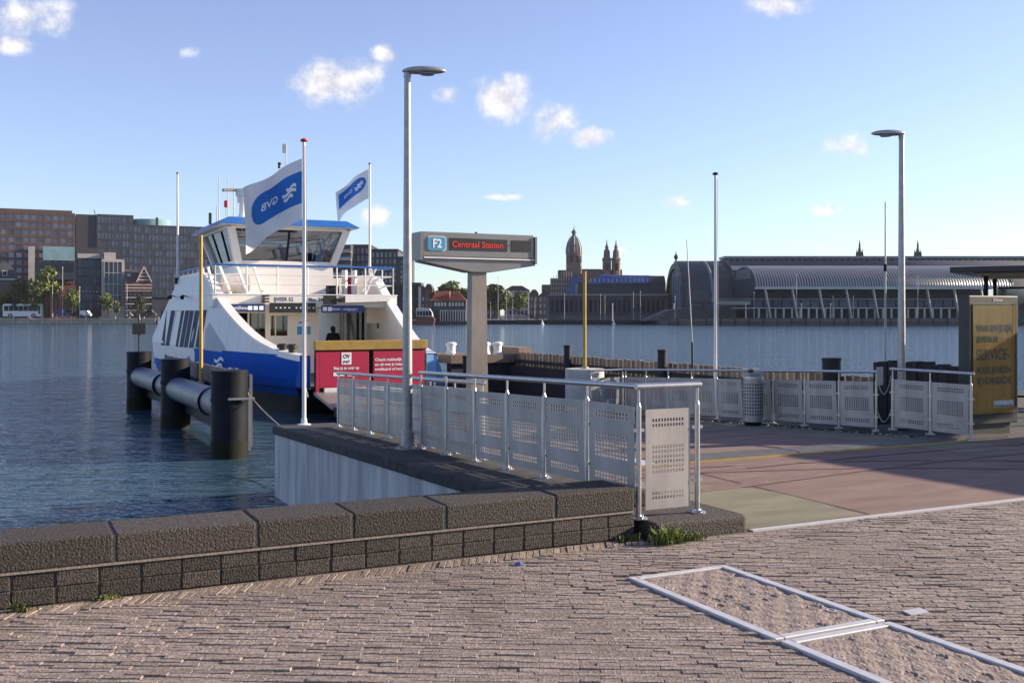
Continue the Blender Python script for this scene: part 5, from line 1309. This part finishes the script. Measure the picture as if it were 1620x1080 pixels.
# --- church
D = 640; Zc = lambda y: FZp(y,640)
sc2 = D/F
ch_ = thing('church', 'old church with domed tower and two slender twin spires', 'church', (FXp(908,D), D, 0))
X_ = lambda p: (p-908)*sc2
rd = 12.4*sc2
MB().lathe([(rd,0),(rd,Zc(402)),(rd*1.06,Zc(402)),(rd*1.06,Zc(400))],8,(0,0,0),False).build('tower','churchstone',ch_)
MB().lathe([(rd*1.0,Zc(400)),(rd*.97,Zc(393)),(rd*.84,Zc(385)),(rd*.58,Zc(378)),(rd*.34,Zc(374))],16,(0,0,0),True,True).build('dome','dome',ch_)
for k in range(8):
    a = k*math.pi/4; MB().path([(rd*1.06*math.cos(a)*f, rd*1.06*math.sin(a)*f, Zc(y)) for f,y in ((.97,400),(.94,393),(.81,385),(.56,378),(.32,374))], .3, 5).build('dome_rib','stonepale',ch_)
for k in range(8): a = k*math.pi/4+.39; MB().box(-.9,.9,-.25,.25,Zc(415),Zc(405)).build('tower_window','panedark',ch_,(rd*.93*math.cos(a),rd*.93*math.sin(a),0),a+math.pi/2)
MB().lathe([(rd*.34,Zc(374)),(rd*.34,Zc(373)),(rd*.24,Zc(373)),(rd*.24,Zc(368.5)),(rd*.36,Zc(368.5)),(rd*.30,Zc(366)),(rd*.12,Zc(364)),(rd*.05,Zc(361)),(.08,Zc(356))],8).build('lantern','dome',ch_)
for px_ in (960, 974.5):
    r0 = 6.2*sc2; x = X_(px_)
    t_ = MB().lathe([(r0*1.1,0),(r0*1.1,Zc(412)),(r0*1.25,Zc(412)),(r0*1.2,Zc(409)),(r0*.85,Zc(407)),(r0*.75,Zc(397)),(r0*.35,Zc(393)),(r0*.5,Zc(391)),(r0*.2,Zc(387)),(.1,Zc(379))],8,(x,0,0),False).build('spire_tower','churchstone',ch_)
    MB().box(x-.9,x+.9,-r0*1.2,-r0*.9,Zc(428),Zc(417)).build('tower_window','panedark',t_)
MB().box(X_(919),X_(985),3,25,0,Zc(426)).build('nave','churchstone',ch_)
MB().ext([(X_(919),2,Zc(426)),(X_(953),2,Zc(426)),(X_(953),12,Zc(424)),(X_(919),12,Zc(424))],(0,10,0)).build('nave_roof','slate',ch_)
scf = thing('scaffold', 'scaffolding around the stepped stone building below the church dome', 'scaffold', (FXp(868,480),480,0)); Zs = lambda y: FZp(y,480)
XS = lambda p:(p-868)*480/F
for (a,b_,yt) in ((858,872,450),(872,884,440),(884,905,427),(905,930,433),(930,952,446)): MB().box(XS(a),XS(b_),1,12,0,Zs(yt)).build('building_core','churchstone',scf)
for k in range(9): x = XS(872+4*k); MB().tube((x,0,0),(x,0,Zs(438-1.6*k if k<7 else 430)),.12,n=5).build('standard','galv',scf)
for k in range(9): MB().box(XS(870),XS(908),-.1,.1,Zs(498-7*k)-.1,Zs(498-7*k)+.1).build('ledger','galv',scf)
MB().ext([(XS(893),-.6,Zs(464)),(XS(912),-.6,Zs(464)),(XS(920),-.6,Zs(442)),(XS(908),-.6,Zs(434))],(0,.3,0)).build('sheeting','tarp',scf)
# --- station wing with blue sheeting
D = 345; Zw = lambda y: FZp(y,345); XW = lambda p:(p-868)*345/F
sw = thing('station_wing', 'long dark station building with blue sheeting along its roof', 'building', (FXp(868,D),D,0))
MB().box(XW(868),XW(1058),.5,18,0,Zw(466)).build('wall','quaydark',sw); MB().box(XW(915),XW(1056),4,16,Zw(466),Zw(447)).build('upper_wall','blacksteel',sw)
MB().ext([(XW(915),3.8,Zw(447)),(XW(1056),3.8,Zw(447)),(XW(1056),7,Zw(435)),(XW(950),7,Zw(434)),(XW(930),5,Zw(440))],(0,6,0)).build('roof','slate',sw)
MB().ext([(XW(930),3.3,Zw(449)),(XW(1032),3.3,Zw(447)),(XW(1032),5.6,Zw(435)),(XW(952),5.6,Zw(434))],(0,.3,.1)).build('sheeting','tarp',sw)
for k in range(14): MB().box(XW(935+7*k),XW(936.2+7*k),3.0,3.25,Zw(446),Zw(440)).build('sheeting_clip','cream2',sw)
MB().box(XW(868),XW(1058),.0,.5,Zw(467.5),Zw(465)).build('cornice','signgrey',sw)
for k in range(24): MB().box(XW(872+7.6*k),XW(875.5+7.6*k),.38,.5,Zw(494),Zw(474)).build('window','panedark',sw)
# --- station halls (barrel roofs)
def barrel(name, label, X0, X1, D0, D1, ztop, z0, mat, ends=True, n=20):
    r = thing(name, label, 'station hall', (X0, D0, 0)); Lx = X1-X0; dm_ = (D1-D0)
    arc = [(dm_/2*(1-math.cos(math.pi*k/n)), z0+(ztop-z0)*math.sin(math.pi*k/n)**.85) for k in range(n+1)]
    rf = MB(); rf.add([(x,y,z) for (y,z) in arc for x in (0,Lx)], [(2*i,2*i+1,2*i+3,2*i+2) for i in range(n)], True); ro = rf.build('roof',mat,r)
    ro.modifiers.new('thick','SOLIDIFY').thickness = .5
    g = MB(); inner = [(dm_/2+(y-dm_/2)*.86, z0+(z-z0)*.88) for y,z in arc]
    vs_ = [(-.25,y,z) for y,z in arc]+[(-.25,y,z) for y,z in inner]
    g.add(vs_, [(i,i+1,i+1+n+1,i+n+1) for i in range(n)]); eo = g.build('end_arch','blacksteel',r); eo.modifiers.new('thick','SOLIDIFY').thickness = .6
    gz_ = MB(); gz_.add([(.35,y,z) for y,z in inner]+[(.35,dm_/2,z0)], [(i,i+1,n+1) for i in range(n)]); go = gz_.build('end_glazing','teal' if ends=='teal' else 'skyglass',r)
    for k in range(1,8): y = dm_*(.1+.1*k); zt_ = z0+(ztop-z0)*.88*max(0,(1-((y-dm_/2)/(dm_/2*.86))**2))**.5; MB().box(.1,.3,y-.12,y+.12,z0,zt_).build('glazing_bar','blacksteel',go)
    MB().box(0,Lx,0,dm_,-.2,z0).build('base','quaydark',r)
    return r, Lx, dm_, arc
r, Lx, dm_, arc = barrel('station_hall', 'small dark barrel vaulted station hall with glazed arch end', 53.3, 84, 321, 359, FZp(416,340), 3.5, 'blacksteel')
MB().path([(9, y, z+.3) for y,z in arc], .5, 6).build('roof_arch','signgrey',r)
MB().box(0,Lx,dm_/2-1.5,dm_/2+1.5,arc[10][1]-.1,arc[10][1]+.6).build('ridge','signgrey',r)
MB().lathe([(.001,0),(.3,0),(.3,.6),(.7,1.2),(.7,1.8),(.25,2.3),(.05,3.6)],8,(.5,dm_/2,arc[10][1]+.5)).build('finial','blacksteel',r)
r, Lx, dm_, arc = barrel('station_hall', 'great dark barrel vaulted station hall with lattice ridge', 69, 215, 318, 364, FZp(411,341), 3.5, 'blacksteel', 'teal')
rz_ = arc[10][1]
MB().box(0,Lx,dm_*.36,dm_*.37,rz_-1.4,rz_-1.0).build('ridge_rail','signgrey',r); MB().box(0,Lx,dm_*.40,dm_*.6,rz_+.2,rz_+1.0).build('ridge','shedgrey',r)
for k in range(36): MB().bar((k*4,dm_*.37,rz_-1.0),(k*4+2,dm_*.40,rz_+.6),.18,.18).build('lattice_bar','signgrey',r); MB().bar((k*4+4,dm_*.37,rz_-1.0),(k*4+2,dm_*.40,rz_+.6),.18,.18).build('lattice_bar','signgrey',r)
sa = MB(); sa.add([(x,arc[i][0]-.12,arc[i][1]+.1) for i in (5,6) for x in (0,Lx)],[(0,1,3,2)]); o=sa.build('roof_light','shedgrey',r)
for px_, lb in ((1360,'dark pointed station turret rising above the vault, nearer the bare flagpole'),(1452,'dark pointed station turret rising above the vault, nearer the shelter')):
    tt = thing('station_turret', lb, 'turret', (FXp(px_,400),400,0)); s4 = 400/F; zq = lambda y: FZp(y,400)
    MB().lathe([(6*s4,0),(6*s4,zq(404)),(4.6*s4,zq(404)),(4.2*s4,zq(400)),(3*s4,zq(396)),(1.5*s4,zq(391)),(1.9*s4,zq(390)),(1.2*s4,zq(385)),(.05,zq(379))],8,(0,0,0),False).build('turret_body','blacksteel',tt)
    for k in range(4): a = k*math.pi/2+.78; MB().lathe([(.35,0),(.35,1),(.05,3)],6,(5*s4*math.cos(a),5*s4*math.sin(a),zq(406))).build('pinnacle','blacksteel',tt)
# ribbed bus hall
Xa, Xb = FXp(1196,286), FXp(1604,286)
bh = thing('bus_hall', 'long ribbed grey vault over the station waterfront with slanted struts', 'station hall', (Xa, 286, 0)); Lx = Xb-Xa
pr = []
zf, zt_ = FZp(458,286), FZp(423,303)
for k in range(15):
    a = math.radians(8+172*k/14*.82); pr.append((16-16.2*math.cos(a), zf-1.3+(zt_-zf+1.3)*math.sin(a)**.8))
rf = MB(); rf.add([(x,y,z) for (y,z) in pr for x in (0,Lx)], [(2*i,2*i+1,2*i+3,2*i+2) for i in range(14)], True); ro = rf.build('roof','shedgrey',bh); ro.modifiers.new('thick','SOLIDIFY').thickness=.3
rib = MB(); vs_ = []
for (y,z) in pr: vs_ += [(-.16,y-.0,z+.02),(-.16,y-.22,z+.34),(.16,y-.22,z+.34),(.16,y,z+.02)]
rib.add(vs_, [(4*i+j,4*i+4+j,4*i+4+j+1,4*i+j+1) for i in range(14) for j in range(3)]); rme = rib.mesh('rib')
nr = 96
for k in range(nr): mkobj('rib', rme, 'ribgrey', bh, (Lx*(k+.5)/nr,0,0))
MB().box(-.3,Lx+.3,pr[0][0]-.4,pr[0][0]+.2,pr[0][1]-.3,pr[0][1]+.4).build('eaves_beam','ribgrey',bh)
eg = MB(); eg.add([(-.2,y,z) for y,z in pr]+[(-.2,15,2)],[(i,i+1,15) for i in range(14)]); eg.build('end_glazing','panedark',bh)
for k in range(5): eb = MB(); eb.box(-.4,-.22,5+1.5*k*.3,26-k*.8,zt_-3.4+k*.55,zt_-3.2+k*.55); eb.build('louver','ribgrey',bh)
for k in range(9):
    x = 2.5+k*7.45; MB().bar((x,pr[0][0]+.2,pr[0][1]),(x+1.9,1.2,.4),.55,.4).build('strut','ribgrey',bh)
MB().box(0,Lx,4,28,0,pr[0][1]+1).build('inner_hall','panedark',bh)
MB().box(-6,Lx+2,1.5,4,FZp(488,289),FZp(486.5,289)).build('gallery','ribgrey',bh); MB().box(-10,Lx,3.0,4,FZp(474,290),FZp(472.5,290)).build('gallery','shedgrey',bh)
for k in range(30): MB().box(1+k*2.3,1.5+k*2.3,1.8,2.1,0,FZp(488,289)).build('column','ribgrey',bh)
for k in range(26): MB().box(.5+k*2.65,2.7+k*2.65,3.85,3.99,FZp(486,290),FZp(475,290)).build('window','paneblue',bh)
MB().box(-10.5,-1.5,.0,1.0,FZp(482,286),FZp(476,286)).build('sign_panel','signgrey',bh)
# low waterside buildings and quay edge on the station side
lq = thing('waterside_deck', 'sloping dark waterside deck before the small station hall', 'building', (FXp(1010,300),300,0)); XL = lambda p:(p-1010)*300/F; ZL = lambda y: FZp(y,300)
MB().ext([(XL(1020),0,0),(XL(1165),0,0),(XL(1165),0,ZL(482)),(XL(1092),0,ZL(487)),(XL(1060),0,ZL(490))],(0,14,0)).build('wall','quaydark',lq)
MB().box(XL(1092),XL(1135),2,10,ZL(486),ZL(478)).build('upper_room','slate',lq)
for k in range(7): MB().box(XL(1095+5.6*k),XL(1099+5.6*k),1.85,1.99,ZL(484.5),ZL(480)).build('window','paneblue',lq)
qe = thing('quay_edge', 'dark stone quay edge with timber face before the station', 'quay wall', (FXp(1060,278),278,WATER))
MB().box(0,120,0,.9,-.5,2.0).build('wall','quaydark',qe); MB().box(-.1,120,-.15,0,1.3,1.6).build('rubbing_strip','timber',qe)
for k in range(30): MB().box(2+k*3.8,2.3+k*3.8,-.28,-.16,-.4,1.9).build('fender_post','timberdark',qe)

# ---- thin evening haze
m, n, l, b = newmat('haze'); n.remove(b); M['haze'] = m
pvn = n.new('ShaderNodeVolumePrincipled'); pvn.inputs['Color'].default_value = (.86,.91,1,1); pvn.inputs['Density'].default_value = .00005; pvn.inputs['Anisotropy'].default_value = .1
l.new(pvn.outputs[0], n['Material Output'].inputs['Volume'])
o = MB().box(-2600, 2600, -120, 3100, -7, 84).build('haze', 'haze'); tag(o, kind='stuff')
